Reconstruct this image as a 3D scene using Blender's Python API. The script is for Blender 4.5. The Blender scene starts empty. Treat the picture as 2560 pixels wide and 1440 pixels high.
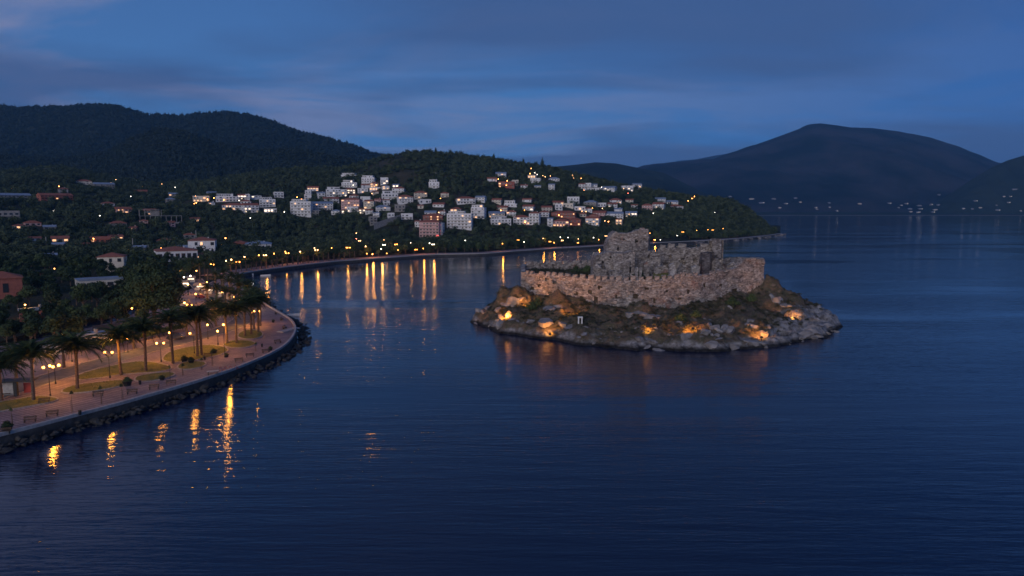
import bpy, bmesh, math, random
import numpy as np
from mathutils import Vector, Matrix
R = math.radians
random.seed(7); np.random.seed(7)
SC = bpy.context.scene
COL = SC.collection
H = 35.0; F = 1707.0; PITCH = math.atan(200/1707.0)
CP, SP = math.cos(PITCH), math.sin(PITCH)

# ------------------------------------------------------------------ camera
cd = bpy.data.cameras.new('camera'); cam = bpy.data.objects.new('camera', cd); COL.objects.link(cam)
cd.sensor_width = 36; cd.lens = 24.0; cd.clip_start = 0.5; cd.clip_end = 30000
cam.location = (0, 0, H); cam.rotation_euler = (math.pi/2-PITCH, 0, 0)
SC.camera = cam

# ------------------------------------------------------------------ sky, sun, exposure
SUN_EL, SUN_ROT = R(16), R(205)
W = bpy.data.worlds.new('World'); SC.world = W; W.use_nodes = True
nt = W.node_tree; nt.nodes.clear()
def N(nt, typ, **kw):
    n = nt.nodes.new(typ)
    for k, v in kw.items():
        if k == 'ins':
            for a, b in v.items(): n.inputs[a].default_value = b
        else: setattr(n, k, v)
    return n
def ramp(nt, stops, interp='LINEAR'):
    n = nt.nodes.new('ShaderNodeValToRGB'); cr = n.color_ramp; cr.interpolation = interp
    while len(cr.elements) < len(stops): cr.elements.new(0.5)
    for e, (p, c) in zip(cr.elements, stops):
        e.position = p; e.color = (*c, 1) if len(c) == 3 else c
    return n
L = nt.links.new
sky = N(nt, 'ShaderNodeTexSky', sky_type='NISHITA', sun_disc=False)
sky.sun_elevation = SUN_EL; sky.sun_rotation = SUN_ROT; sky.altitude = 0; sky.air_density = 1.2; sky.dust_density = 0.4; sky.ozone_density = 3.0
tc = N(nt, 'ShaderNodeTexCoord')
sep = N(nt, 'ShaderNodeSeparateXYZ'); L(tc.outputs['Generated'], sep.inputs[0])
grad = ramp(nt, [(0.0, (.048, .178, .43)), (.10, (.050, .168, .41)), (.22, (.044, .134, .345)), (.36, (.035, .100, .28)), (.6, (.022, .065, .20)), (1.0, (.016, .048, .15))])
L(sep.outputs['Z'], grad.inputs[0])
# bluer and darker towards the right of the view (+X), greyer to the left
addx = N(nt, 'ShaderNodeMapRange', ins={'From Min': -.65, 'From Max': .65, 'To Min': 0., 'To Max': 1.}); L(sep.outputs['X'], addx.inputs['Value'])
xt = ramp(nt, [(0, (1.15, 1.0, .95)), (.5, (1.0, .98, .98)), (1, (.50, .66, .84))]); L(addx.outputs[0], xt.inputs[0])
mx = N(nt, 'ShaderNodeMix', data_type='RGBA', blend_type='MULTIPLY'); mx.inputs[0].default_value = 1
L(grad.outputs[0], mx.inputs[6]); L(xt.outputs[0], mx.inputs[7])
# high thin clouds, laid out on a plane overhead so that they flatten to bands towards the horizon
dz = N(nt, 'ShaderNodeMath', operation='ADD'); L(sep.outputs['Z'], dz.inputs[0]); dz.inputs[1].default_value = .10
vd = N(nt, 'ShaderNodeVectorMath', operation='DIVIDE'); L(tc.outputs['Generated'], vd.inputs[0])
cz = N(nt, 'ShaderNodeCombineXYZ'); [L(dz.outputs[0], cz.inputs[i]) for i in range(3)]; L(cz.outputs[0], vd.inputs[1])
mp = N(nt, 'ShaderNodeMapping'); mp.inputs['Scale'].default_value = (.55, .75, 0.0); mp.inputs['Location'].default_value = (3.1, 1.7, 0); mp.inputs['Rotation'].default_value = (0, 0, .2)
L(vd.outputs[0], mp.inputs[0])
cn = N(nt, 'ShaderNodeTexNoise', ins={'Scale': 1.0, 'Detail': 8., 'Roughness': .60, 'Distortion': .9}); L(mp.outputs[0], cn.inputs['Vector'])
cr = ramp(nt, [(.42, (0, 0, 0)), (.49, (.35,)*3), (.58, (1, 1, 1))]); L(cn.outputs[0], cr.inputs[0])
lft = N(nt, 'ShaderNodeMapRange', ins={'From Min': -.5, 'From Max': .5, 'To Min': .90, 'To Max': .30}); L(sep.outputs['X'], lft.inputs['Value'])
cm = N(nt, 'ShaderNodeMath', operation='MULTIPLY'); L(cr.outputs[0], cm.inputs[0]); L(lft.outputs[0], cm.inputs[1])
m1 = N(nt, 'ShaderNodeMix', data_type='RGBA'); L(cm.outputs[0], m1.inputs[0]); L(mx.outputs[2], m1.inputs[6]); cx_ = N(nt, 'ShaderNodeMix', data_type='RGBA', blend_type='MULTIPLY'); cx_.inputs[0].default_value = 1; cx_.inputs[6].default_value = (.145, .190, .345, 1); L(xt.outputs[0], cx_.inputs[7]); L(cx_.outputs[2], m1.inputs[7])
# darker blue-grey cloud undersides
cn2 = N(nt, 'ShaderNodeTexNoise', ins={'Scale': .55, 'Detail': 5., 'Roughness': .5, 'Distortion': .4})
mp2 = N(nt, 'ShaderNodeMapping'); mp2.inputs['Scale'].default_value = (.6, 1.0, 0); mp2.inputs['Location'].default_value = (8.3, 4.2, 0)
L(vd.outputs[0], mp2.inputs[0]); L(mp2.outputs[0], cn2.inputs['Vector'])
cr2 = ramp(nt, [(.44, (0, 0, 0)), (.57, (.85,)*3)]); L(cn2.outputs[0], cr2.inputs[0])
m2 = N(nt, 'ShaderNodeMix', data_type='RGBA'); L(cr2.outputs[0], m2.inputs[0]); L(m1.outputs[2], m2.inputs[6]); m2.inputs[7].default_value = (.040, .082, .205, 1)
# plus a little of the physical sky
sk = N(nt, 'ShaderNodeVectorMath', operation='SCALE'); L(sky.outputs[0], sk.inputs[0]); sk.inputs['Scale'].default_value = .0012
sa = N(nt, 'ShaderNodeVectorMath', operation='ADD'); L(m2.outputs[2], sa.inputs[0]); L(sk.outputs[0], sa.inputs[1])
bg = N(nt, 'ShaderNodeBackground', ins={'Strength': 1.25}); L(sa.outputs[0], bg.inputs[0])
wo = N(nt, 'ShaderNodeOutputWorld'); L(bg.outputs[0], wo.inputs[0])

sl = bpy.data.lights.new('sun', 'SUN'); sl.energy = 1.3; sl.angle = R(40); sl.color = (1.0, .90, .88)
so = bpy.data.objects.new('sun', sl); COL.objects.link(so)      # afterglow of the set sun, behind the camera
so.rotation_euler = (R(90)-SUN_EL, 0, math.pi-SUN_ROT+math.pi)
so.rotation_euler = (R(77), 0, R(-22))
VS = SC.view_settings; VS.view_transform = 'Standard'; VS.look = 'None'; VS.exposure = 0; VS.gamma = 1
SC.cycles.max_bounces = 6; SC.cycles.diffuse_bounces = 2; SC.cycles.glossy_bounces = 3; SC.cycles.transmission_bounces = 2
SC.cycles.volume_bounces = 0; SC.cycles.transparent_max_bounces = 6; SC.cycles.sample_clamp_indirect = 6
SC.cycles.use_denoising = True; SC.cycles.filter_width = 1.6; SC.cycles.use_light_tree = True; SC.cycles.caustics_reflective = False; SC.cycles.caustics_refractive = False

# ------------------------------------------------------------------ projection helpers: pixel of the photo -> place in the world
def P(px, py, z=0.0):
    t = (720-py)/F; k = (t*CP-SP)/(CP+t*SP); Y = (z-H)/k
    return Vector(((px-1280)/F*(Y*CP+(H-z)*SP), Y, z))
def Q(px, py, Y):
    t = (720-py)/F; w = Y*(t*CP-SP)/(CP+t*SP)
    return Vector(((px-1280)/F*(Y*CP-w*SP), Y, H+w))
def proj(v):
    d = v[1]*CP-(v[2]-H)*SP
    return 1280+F*v[0]/d, 720-F*(v[1]*SP+(v[2]-H)*CP)/d

# ------------------------------------------------------------------ noise
_T = np.random.RandomState(3).rand(256, 256)
def vn(x, y):
    x = np.asarray(x, float); y = np.asarray(y, float)
    xi = np.floor(x).astype(int); yi = np.floor(y).astype(int); fx = x-xi; fy = y-yi
    fx = fx*fx*(3-2*fx); fy = fy*fy*(3-2*fy)
    a = _T[xi & 255, yi & 255]; b = _T[(xi+1) & 255, yi & 255]; c = _T[xi & 255, (yi+1) & 255]; d = _T[(xi+1) & 255, (yi+1) & 255]
    return (a*(1-fx)+b*fx)*(1-fy)+(c*(1-fx)+d*fx)*fy
def fbm(x, y, o=4):
    s = 0; a = .5; n = 0
    for i in range(o):
        s = s+a*(vn(x, y)-.5)*2; n += a; x = x*2.03+17.3; y = y*2.03+5.1; a *= .5
    return s/n

# ------------------------------------------------------------------ materials
def mat(name, base, rough=.8, noise=None, bump=None, spec=.3, coat=0, metallic=0, emis=None):
    m = bpy.data.materials.new(name); m.use_nodes = True; t = m.node_tree
    b = t.nodes['Principled BSDF']; b.inputs['Roughness'].default_value = rough; b.inputs['Base Color'].default_value = (*base, 1)
    b.inputs['Specular IOR Level'].default_value = spec; b.inputs['Metallic'].default_value = metallic
    if noise:
        sc, c2, lo, hi = noise
        tcn = N(t, 'ShaderNodeTexCoord'); n = N(t, 'ShaderNodeTexNoise', ins={'Scale': sc, 'Detail': 5., 'Roughness': .6})
        t.links.new(tcn.outputs['Object'], n.inputs['Vector'])
        r = ramp(t, [(lo, base), (hi, c2)]); t.links.new(n.outputs[0], r.inputs[0]); t.links.new(r.outputs[0], b.inputs['Base Color'])
    if bump:
        sc, st, dist = bump
        tcn = N(t, 'ShaderNodeTexCoord'); n = N(t, 'ShaderNodeTexNoise', ins={'Scale': sc, 'Detail': 6., 'Roughness': .65})
        t.links.new(tcn.outputs['Object'], n.inputs['Vector'])
        bp = N(t, 'ShaderNodeBump', ins={'Strength': st, 'Distance': dist}); t.links.new(n.outputs[0], bp.inputs['Height']); t.links.new(bp.outputs[0], b.inputs['Normal'])
    if emis:
        c, s = emis; b.inputs['Emission Color'].default_value = (*c, 1); b.inputs['Emission Strength'].default_value = s
    return m
def leafmat(name, c1, c2, rnd=True):
    m = bpy.data.materials.new(name); m.use_nodes = True; t = m.node_tree; b = t.nodes['Principled BSDF']
    b.inputs['Roughness'].default_value = .7; b.inputs['Specular IOR Level'].default_value = .15
    g = N(t, 'ShaderNodeNewGeometry'); oi = N(t, 'ShaderNodeObjectInfo')
    ad = N(t, 'ShaderNodeMath', operation='MULTIPLY_ADD'); t.links.new(g.outputs['Random Per Island'], ad.inputs[0]); ad.inputs[1].default_value = .3
    ml = N(t, 'ShaderNodeMath', operation='MULTIPLY'); t.links.new(oi.outputs['Random'], ml.inputs[0]); ml.inputs[1].default_value = .7
    t.links.new(ml.outputs[0], ad.inputs[2])
    r = ramp(t, [(.1, c1), (.9, c2)]); t.links.new(ad.outputs[0], r.inputs[0]); t.links.new(r.outputs[0], b.inputs['Base Color'])
    return m
def stonemat(name, cols, scale=1.1, red=(.34, .17, .12), redlo=.59, bumpd=.25):
    m = bpy.data.materials.new(name); m.use_nodes = True; t = m.node_tree; b = t.nodes['Principled BSDF']
    b.inputs['Roughness'].default_value = .92; b.inputs['Specular IOR Level'].default_value = .15
    tcn = N(t, 'ShaderNodeTexCoord'); k = t.links.new
    wn = N(t, 'ShaderNodeTexNoise', ins={'Scale': .9, 'Detail': 3.}); k(tcn.outputs['Object'], wn.inputs['Vector'])
    va = N(t, 'ShaderNodeVectorMath', operation='MULTIPLY_ADD'); k(wn.outputs['Color'], va.inputs[0]); va.inputs[1].default_value = (.5, .5, .22); k(tcn.outputs['Object'], va.inputs[2])
    mpn = N(t, 'ShaderNodeMapping'); mpn.inputs['Scale'].default_value = (1, 1, 2.1); k(va.outputs[0], mpn.inputs[0])
    v = N(t, 'ShaderNodeTexVoronoi', ins={'Scale': scale}); k(mpn.outputs[0], v.inputs['Vector'])
    v2 = N(t, 'ShaderNodeTexVoronoi', feature='DISTANCE_TO_EDGE', ins={'Scale': scale}); k(mpn.outputs[0], v2.inputs['Vector'])
    sx = N(t, 'ShaderNodeSeparateColor'); k(v.outputs['Color'], sx.inputs[0])
    r = ramp(t, [(i/(len(cols)-1), c) for i, c in enumerate(cols)]); k(sx.outputs[0], r.inputs[0])
    ln = N(t, 'ShaderNodeTexNoise', ins={'Scale': .16, 'Detail': 5., 'Roughness': .65}); k(tcn.outputs['Object'], ln.inputs['Vector'])
    lr = ramp(t, [(redlo, (0, 0, 0)), (redlo+.1, (.75,)*3)]); k(ln.outputs[0], lr.inputs[0])
    mm = N(t, 'ShaderNodeMix', data_type='RGBA'); k(lr.outputs[0], mm.inputs[0]); k(r.outputs[0], mm.inputs[6]); mm.inputs[7].default_value = (*red, 1)
    sn = N(t, 'ShaderNodeTexNoise', ins={'Scale': .45, 'Detail': 6., 'Roughness': .7}); k(tcn.outputs['Object'], sn.inputs['Vector'])
    sr = ramp(t, [(.36, (.55, .53, .53)), (.56, (1.1, 1.08, 1.06))]); k(sn.outputs[0], sr.inputs[0])
    m2_ = N(t, 'ShaderNodeMix', data_type='RGBA', blend_type='MULTIPLY'); m2_.inputs[0].default_value = 1; k(mm.outputs[2], m2_.inputs[6]); k(sr.outputs[0], m2_.inputs[7])
    er = ramp(t, [(0, (.40,)*3), (.06, (1,)*3)]); k(v2.outputs[0], er.inputs[0])
    m3 = N(t, 'ShaderNodeMix', data_type='RGBA', blend_type='MULTIPLY'); m3.inputs[0].default_value = .8; k(m2_.outputs[2], m3.inputs[6]); k(er.outputs[0], m3.inputs[7])
    k(m3.outputs[2], b.inputs['Base Color'])
    ba = N(t, 'ShaderNodeMath', operation='ADD'); k(er.outputs[0], ba.inputs[0])
    bn = N(t, 'ShaderNodeTexNoise', ins={'Scale': 1.6, 'Detail': 8., 'Roughness': .75}); k(tcn.outputs['Object'], bn.inputs['Vector'])
    b2 = N(t, 'ShaderNodeMath', operation='MULTIPLY'); k(bn.outputs[0], b2.inputs[0]); b2.inputs[1].default_value = 2.5; k(b2.outputs[0], ba.inputs[1])
    bp = N(t, 'ShaderNodeBump', ins={'Strength': .9, 'Distance': bumpd}); k(ba.outputs[0], bp.inputs['Height']); k(bp.outputs[0], b.inputs['Normal'])
    return m
M = {}
M['stone'] = stonemat('castle_stone', [(.15, .13, .12), (.46, .41, .375), (.33, .29, .26), (.66, .60, .55), (.24, .205, .185)], scale=1.5)
M['darkstone'] = stonemat('dark_castle_stone', [(.10, .09, .095), (.20, .18, .185), (.15, .13, .13), (.27, .25, .26)], red=(.24, .12, .10), redlo=.58)
M['palestone'] = stonemat('pale_castle_stone', [(.34, .30, .28), (.52, .48, .45), (.62, .58, .55)], red=(.30, .25, .22))
M['rock'] = stonemat('island_rock', [(.10, .085, .075), (.17, .15, .14), (.13, .11, .10), (.24, .22, .215)], scale=.35, red=(.15, .10, .07), redlo=.55, bumpd=.5)
M['palerock'] = mat('pale_rock', (.16, .145, .14), .9, (.9, (.33, .31, .31), .35, .65), (2.2, .9, .4), .2)
M['riprap'] = mat('riprap_stone', (.030, .028, .027), .9, (.8, (.085, .08, .076), .35, .65), (3, .8, .3), .2)
M['leaf'] = leafmat('tree_leaves', (.020, .036, .016), (.085, .120, .048))
M['leaf2'] = leafmat('dark_leaves', (.016, .028, .016), (.055, .085, .038))
M['forest'] = leafmat('forest_leaves', (.014, .028, .016), (.10, .125, .062))
M['farforest'] = leafmat('far_forest_leaves', (.016, .026, .022), (.036, .052, .036))
M['palm'] = leafmat('palm_fronds', (.022, .038, .015), (.060, .085, .035))
M['shrub'] = leafmat('island_scrub', (.026, .032, .018), (.080, .076, .048))
M['bark'] = mat('bark', (.10, .07, .05), .95, (4, (.17, .12, .09), .4, .6), (8, .8, .1))
M['white'] = mat('white_plaster', (.74, .74, .74), .85, (.5, (.60, .60, .61), .45, .7))
M['cream'] = mat('cream_plaster', (.66, .60, .50), .85, (.5, (.52, .47, .40), .45, .7))
M['pink'] = mat('pink_plaster', (.62, .40, .38), .85, (.5, (.52, .33, .31), .45, .7))
M['grey'] = mat('grey_concrete', (.30, .29, .28), .9, (.6, (.20, .19, .19), .4, .65), (3, .4, .1))
M['brick'] = mat('red_wall', (.34, .12, .09), .9, (.8, (.25, .09, .07), .4, .65))
M['tile'] = mat('red_roof_tiles', (.36, .12, .075), .9, (.7, (.23, .075, .05), .35, .7), (2.5, .6, .1))
M['slate'] = mat('blue_grey_roof', (.25, .30, .38), .6, (.4, (.18, .22, .30), .4, .7))
M['wood'] = mat('dark_wood', (.07, .045, .03), .8, (3, (.11, .07, .045), .4, .6))
M['metal'] = mat('dark_metal', (.035, .035, .038), .5, None, None, .5, metallic=.6)
M['redmetal'] = mat('red_painted_metal', (.30, .05, .04), .5)
M['glass'] = mat('window_glass', (.03, .035, .045), .15, None, None, .5)
M['shade'] = mat('awning_cloth', (.50, .36, .24), .9, (1, (.42, .28, .18), .4, .6))
M['lit'] = mat('lit_window', (.8, .6, .4), .5, emis=((1, .50, .22), 1.5))
M['litw'] = mat('lit_window_white', (.8, .7, .6), .5, emis=((1, .74, .52), 2.2))
M['litr'] = mat('lit_window_red', (.8, .2, .2), .5, emis=((1, .12, .10), 2.2))
def em(name, c, s): return mat(name, (.8, .8, .8), .5, emis=(c, s))
M['globe'] = em('lamp_globe_amber', (1, .38, .07), 7)
M['gfar'] = em('lamp_globe_amber_far', (1, .31, .045), 17)
M['globew'] = em('lamp_globe_warm', (1, .48, .18), 16)
M['gwhite'] = em('lamp_globe_white', (1, .88, .70), 14)
M['gyellow'] = em('lamp_globe_yellow', (1, .36, .05), 16)
M['gdist'] = em('distant_lamp', (1, .9, .75), 1.0)
M['gred'] = em('lamp_globe_red', (1, .18, .10), 20)
M['gorange'] = em('lamp_globe_orange', (1, .33, .07), 24)
M['flood'] = em('floodlight_lens', (1, .46, .07), 240)
M['lawn'] = mat('lawn_soil', (.12, .12, .03), .95, (.5, (.19, .17, .05), .35, .65), (12, .8, .08))
M['grass'] = leafmat('grass_blades', (.10, .115, .03), (.20, .20, .06))
M['asphalt'] = mat('asphalt', (.085, .085, .095), .85, (.7, (.13, .13, .14), .4, .6), (25, .3, .02))
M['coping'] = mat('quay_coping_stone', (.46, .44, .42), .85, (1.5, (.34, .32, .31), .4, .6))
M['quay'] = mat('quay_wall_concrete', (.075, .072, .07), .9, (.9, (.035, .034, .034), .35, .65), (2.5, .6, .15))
M['kerb'] = mat('kerb_stone', (.38, .34, .31), .85, (2, (.28, .25, .23), .4, .6))
M['boat'] = mat('boat_white', (.75, .75, .76), .4)
M['carw'] = mat('car_paint_white', (.55, .55, .57), .3, spec=.5); M['card'] = mat('car_paint_dark', (.03, .035, .05), .25, spec=.5); M['carr'] = mat('car_paint_red', (.30, .04, .035), .3, spec=.5)
M['rubber'] = mat('tyre_rubber', (.02, .02, .02), .9)
# paving: pink slabs with recessed joints
def paving():
    m = bpy.data.materials.new('pink_paving'); m.use_nodes = True; t = m.node_tree; b = t.nodes['Principled BSDF']; k = t.links.new
    b.inputs['Roughness'].default_value = .75; b.inputs['Specular IOR Level'].default_value = .25
    tcn = N(t, 'ShaderNodeTexCoord')
    mpn = N(t, 'ShaderNodeMapping'); mpn.inputs['Rotation'].default_value = (0, 0, .5); k(tcn.outputs['Object'], mpn.inputs[0])
    br = N(t, 'ShaderNodeTexBrick', ins={'Scale': .35, 'Mortar Size': .03, 'Color1': (.32, .245, .255, 1), 'Color2': (.26, .205, .22, 1), 'Mortar': (.15, .12, .125, 1)}); br.offset = .0; k(mpn.outputs[0], br.inputs['Vector'])
    n = N(t, 'ShaderNodeTexNoise', ins={'Scale': .25, 'Detail': 6., 'Roughness': .65}); k(tcn.outputs['Object'], n.inputs['Vector'])
    r = ramp(t, [(.32, (.62, .62, .66)), (.62, (1.05, 1, .98))]); k(n.outputs[0], r.inputs[0])
    mm = N(t, 'ShaderNodeMix', data_type='RGBA', blend_type='MULTIPLY'); mm.inputs[0].default_value = 1; k(br.outputs[0], mm.inputs[6]); k(r.outputs[0], mm.inputs[7]); k(mm.outputs[2], b.inputs['Base Color'])
    bp = N(t, 'ShaderNodeBump', ins={'Strength': .4, 'Distance': .03}); k(br.outputs['Fac'], bp.inputs['Height']); bp.invert = True; k(bp.outputs[0], b.inputs['Normal'])
    return m
M['paving'] = paving()
def terrmat(name, a, b_, sc):
    m = mat(name, a, .95, (sc, b_, .38, .66), (.25, .8, 3.0), .1); return m
M['terrain'] = terrmat('hill_ground', (.018, .026, .014), (.075, .065, .045), .02)
M['farhill'] = terrmat('far_hill_ground', (.016, .024, .020), (.032, .042, .030), .006)
M['mountain'] = terrmat('mountain_ground', (.008, .014, .018), (.046, .042, .050), .0030)
M['mtbeach'] = mat('far_beach', (.22, .19, .17), .9)
def water():
    m = bpy.data.materials.new('sea_water'); m.use_nodes = True; t = m.node_tree; b = t.nodes['Principled BSDF']; k = t.links.new
    b.inputs['Base Color'].default_value = (.0011, .0082, .038, 1); b.inputs['IOR'].default_value = 1.45; b.inputs['Specular IOR Level'].default_value = .5
    tcn = N(t, 'ShaderNodeTexCoord')
    def nz(scale, loc, sc, det, ro=.55, dis=.3):
        mpn = N(t, 'ShaderNodeMapping'); mpn.inputs['Scale'].default_value = scale; mpn.inputs['Location'].default_value = loc; mpn.inputs['Rotation'].default_value = (0, 0, .12)
        k(tcn.outputs['Object'], mpn.inputs[0])
        n = N(t, 'ShaderNodeTexNoise', ins={'Scale': sc, 'Detail': det, 'Roughness': ro, 'Distortion': dis}); k(mpn.outputs[0], n.inputs['Vector']); return n
    n1 = nz((.11, .95, 1), (0, 0, 0), .42, 4.)        # swell, about 3 m
    n2 = nz((.26, 1.6, 1), (5, 3, 0), 1.2, 3.)       # ripples
    n3 = nz((.25, 1, 1), (1, 9, 0), .018, 4.)         # wind lanes
    wl = ramp(t, [(.40, (.22,)*3), (.52, (.75,)*3), (.62, (1.1,)*3)]); k(n3.outputs[0], wl.inputs[0])
    a = N(t, 'ShaderNodeMath', operation='MULTIPLY_ADD'); k(n2.outputs[0], a.inputs[0]); a.inputs[1].default_value = .34; k(n1.outputs[0], a.inputs[2])
    s = N(t, 'ShaderNodeMath', operation='MULTIPLY'); k(a.outputs[0], s.inputs[0]); k(wl.outputs[0], s.inputs[1])
    bp = N(t, 'ShaderNodeBump', ins={'Strength': 1.0, 'Distance': .21}); k(s.outputs[0], bp.inputs['Height']); k(bp.outputs[0], b.inputs['Normal'])
    n4 = nz((.12, 1, 1), (3, 2, 0), .010, 5.)
    rr = ramp(t, [(.40, (.03,)*3), (.60, (.075,)*3)]); k(n4.outputs[0], rr.inputs[0]); k(rr.outputs[0], b.inputs['Roughness'])
    return m
M['water'] = water()

# ------------------------------------------------------------------ object helpers
def link(name, me, m=None, parent=None):
    o = bpy.data.objects.new(name, me); COL.objects.link(o)
    if m is not None and len(me.materials) == 0: me.materials.append(m)
    if parent is not None: o.parent = parent
    return o
def mesh(name, v, f):
    me = bpy.data.meshes.new(name)
    me.from_pydata([tuple(map(float, p)) for p in v], [], [tuple(map(int, q)) for q in f]); me.update(); return me
def npmesh(name, V, Fq):
    """V (n,3), Fq (m,k) arrays"""
    me = bpy.data.meshes.new(name); n, k_ = len(V), Fq.shape[1]
    me.vertices.add(n); me.vertices.foreach_set('co', np.ascontiguousarray(V, dtype=np.float32).ravel())
    me.loops.add(Fq.size); me.loops.foreach_set('vertex_index', Fq.astype(np.int32).ravel())
    me.polygons.add(len(Fq)); me.polygons.foreach_set('loop_start', np.arange(0, Fq.size, k_, dtype=np.int32)); me.polygons.foreach_set('loop_total', np.full(len(Fq), k_, dtype=np.int32))
    me.update(calc_edges=True); me.validate(); return me
def gridfaces(nr, nc):
    i = np.arange(nr-1)[:, None]*nc+np.arange(nc-1)[None, :]
    i = i.ravel(); return np.stack([i, i+1, i+nc+1, i+nc], 1)
def tag(o, label=None, cat=None, group=None, kind=None):
    if label: o['label'] = label
    if cat: o['category'] = cat
    if group: o['group'] = group
    if kind: o['kind'] = kind
    return o
def thing(name, label, cat, loc=(0, 0, 0), rz=0, group=None, s=1):
    o = bpy.data.objects.new(name, None); COL.objects.link(o); o.location = loc; o.rotation_euler = (0, 0, rz); o.scale = (s, s, s)
    o.empty_display_size = .1
    return tag(o, label, cat, group)
class MB:
    def __init__(s): s.v = []; s.f = []
    def box(s, x0, x1, y0, y1, z0, z1, tx=0, ty=0):
        b = len(s.v)
        s.v += [(x0, y0, z0), (x1, y0, z0), (x1, y1, z0), (x0, y1, z0), (x0+tx, y0+ty, z1), (x1-tx, y0+ty, z1), (x1-tx, y1-ty, z1), (x0+tx, y1-ty, z1)]
        s.f += [(b, b+3, b+2, b+1), (b+4, b+5, b+6, b+7), (b, b+1, b+5, b+4), (b+1, b+2, b+6, b+5), (b+2, b+3, b+7, b+6), (b+3, b, b+4, b+7)]; return s
    def tube(s, pts, rs, n=7, cap=True):
        pts = [Vector(p) for p in pts]
        if not hasattr(rs, '__len__'): rs = [rs]*len(pts)
        b = len(s.v)
        for i, p in enumerate(pts):
            d = (pts[min(i+1, len(pts)-1)]-pts[max(i-1, 0)]).normalized()
            a = d.orthogonal().normalized() if abs(d.z) < .9 else Vector((1, 0, 0)); a = (a-d*a.dot(d)).normalized(); c = d.cross(a)
            for j in range(n):
                q = 2*math.pi*j/n; s.v.append(tuple(p+(a*math.cos(q)+c*math.sin(q))*rs[i]))
        for i in range(len(pts)-1):
            for j in range(n):
                s.f.append((b+i*n+j, b+i*n+(j+1) % n, b+(i+1)*n+(j+1) % n, b+(i+1)*n+j))
        if cap: s.f.append(tuple(b+j for j in reversed(range(n)))); s.f.append(tuple(b+(len(pts)-1)*n+j for j in range(n)))
        return s
    def sph(s, c, r, n=8, m=5, sz=1):
        b = len(s.v); s.v.append((c[0], c[1], c[2]+r*sz))
        for i in range(1, m):
            for j in range(n):
                th = math.pi*i/m; ph = 2*math.pi*j/n; s.v.append((c[0]+r*math.sin(th)*math.cos(ph), c[1]+r*math.sin(th)*math.sin(ph), c[2]+r*sz*math.cos(th)))
        s.v.append((c[0], c[1], c[2]-r*sz)); e = len(s.v)-1
        for j in range(n):
            s.f.append((b, b+1+j, b+1+(j+1) % n)); s.f.append((e, b+1+(m-2)*n+(j+1) % n, b+1+(m-2)*n+j))
        for i in range(m-2):
            for j in range(n): s.f.append((b+1+i*n+j, b+1+(i+1)*n+j, b+1+(i+1)*n+(j+1) % n, b+1+i*n+(j+1) % n))
        return s
    def me(s, name): return mesh(name, s.v, s.f)
    def obj(s, name, m, parent=None): return link(name, s.me(name), m, parent)
def copy_tree(o, parent=None):
    c = o.copy(); COL.objects.link(c)
    if parent is not None: c.parent = parent
    for ch in o.children: copy_tree(ch, c)
    return c

# ------------------------------------------------------------------ coast lines
QZ = 1.7
near_px = [(-420, 1190), (-200, 1140), (0, 1088), (100, 1063), (200, 1036), (300, 1010), (380, 987), (430, 973), (480, 958), (530, 942), (580, 925), (630, 905), (680, 883), (710, 865), (728, 846),
           (737, 829), (735, 812), (722, 797), (700, 784), (676, 770), (655, 758), (640, 735), (615, 714), (590, 701), (566, 690)]
near_edge = [P(x, y, QZ) for x, y in near_px]
far_px = [(566, 690), (612, 682), (682, 671), (740, 664), (793, 658), (850, 652), (882, 650), (940, 646), (1010, 641), (1082, 636), (1150, 635), (1206, 634), (1250, 631), (1295, 627), (1340, 624), (1384, 621), (1460, 617),
          (1520, 613), (1600, 609), (1700, 604), (1814, 599), (1870, 594), (1920, 589), (1953, 583.5)]
far_edge = [P(x, y, QZ) for x, y in far_px]
def smooth(pts, it=2):
    for _ in range(it):
        q = [pts[0]]
        for a, b in zip(pts[:-1], pts[1:]): q += [a*.75+b*.25, a*.25+b*.75]
        q.append(pts[-1]); pts = q
    return pts
near_edge = smooth(near_edge); far_edge = smooth(far_edge)
fu = np.array([p.x/p.y for p in far_edge]); fY = np.array([p.y for p in far_edge])
# ridge of the village hill (pixels of its skyline, its distance)
def curve(px_list, Yf):
    pts = [Q(x, y, Yf(x) if callable(Yf) else Yf) for x, y in px_list]
    return np.array([p.x/p.y for p in pts]), np.array([p.y for p in pts]), np.array([p.z for p in pts])
ridgeA = [(-900, 445), (0, 432), (150, 418), (280, 446), (400, 460), (500, 456), (600, 440), (700, 424), (800, 425), (880, 417), (950, 396), (1000, 384), (1060, 381), (1120, 385), (1180, 392), (1250, 402), (1320, 413),
          (1380, 420), (1440, 440), (1500, 453), (1560, 466), (1640, 480), (1700, 491), (1740, 497), (1780, 500), (1830, 505), (1870, 527), (1900, 552), (1922, 574), (1953, 582)]
YrA = lambda x: float(np.interp(x, [-900, 400, 900, 1100, 1400, 1600, 1750, 1850, 1922, 1953], [1050, 1050, 1080, 1080, 1020, 1000, 980, 955, 935, 920]))
aU, aY, aZ = curve(ridgeA, YrA)
def Y0u(u):     # where the coastal land starts
    return np.where(u < fu[0], np.interp(u, [-2.5, -1.2, -.76, -.60, fu[0]], [80, 120, 170, 215, fY[0]]), np.interp(u, fu, fY))
U566 = fu[0]
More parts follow.
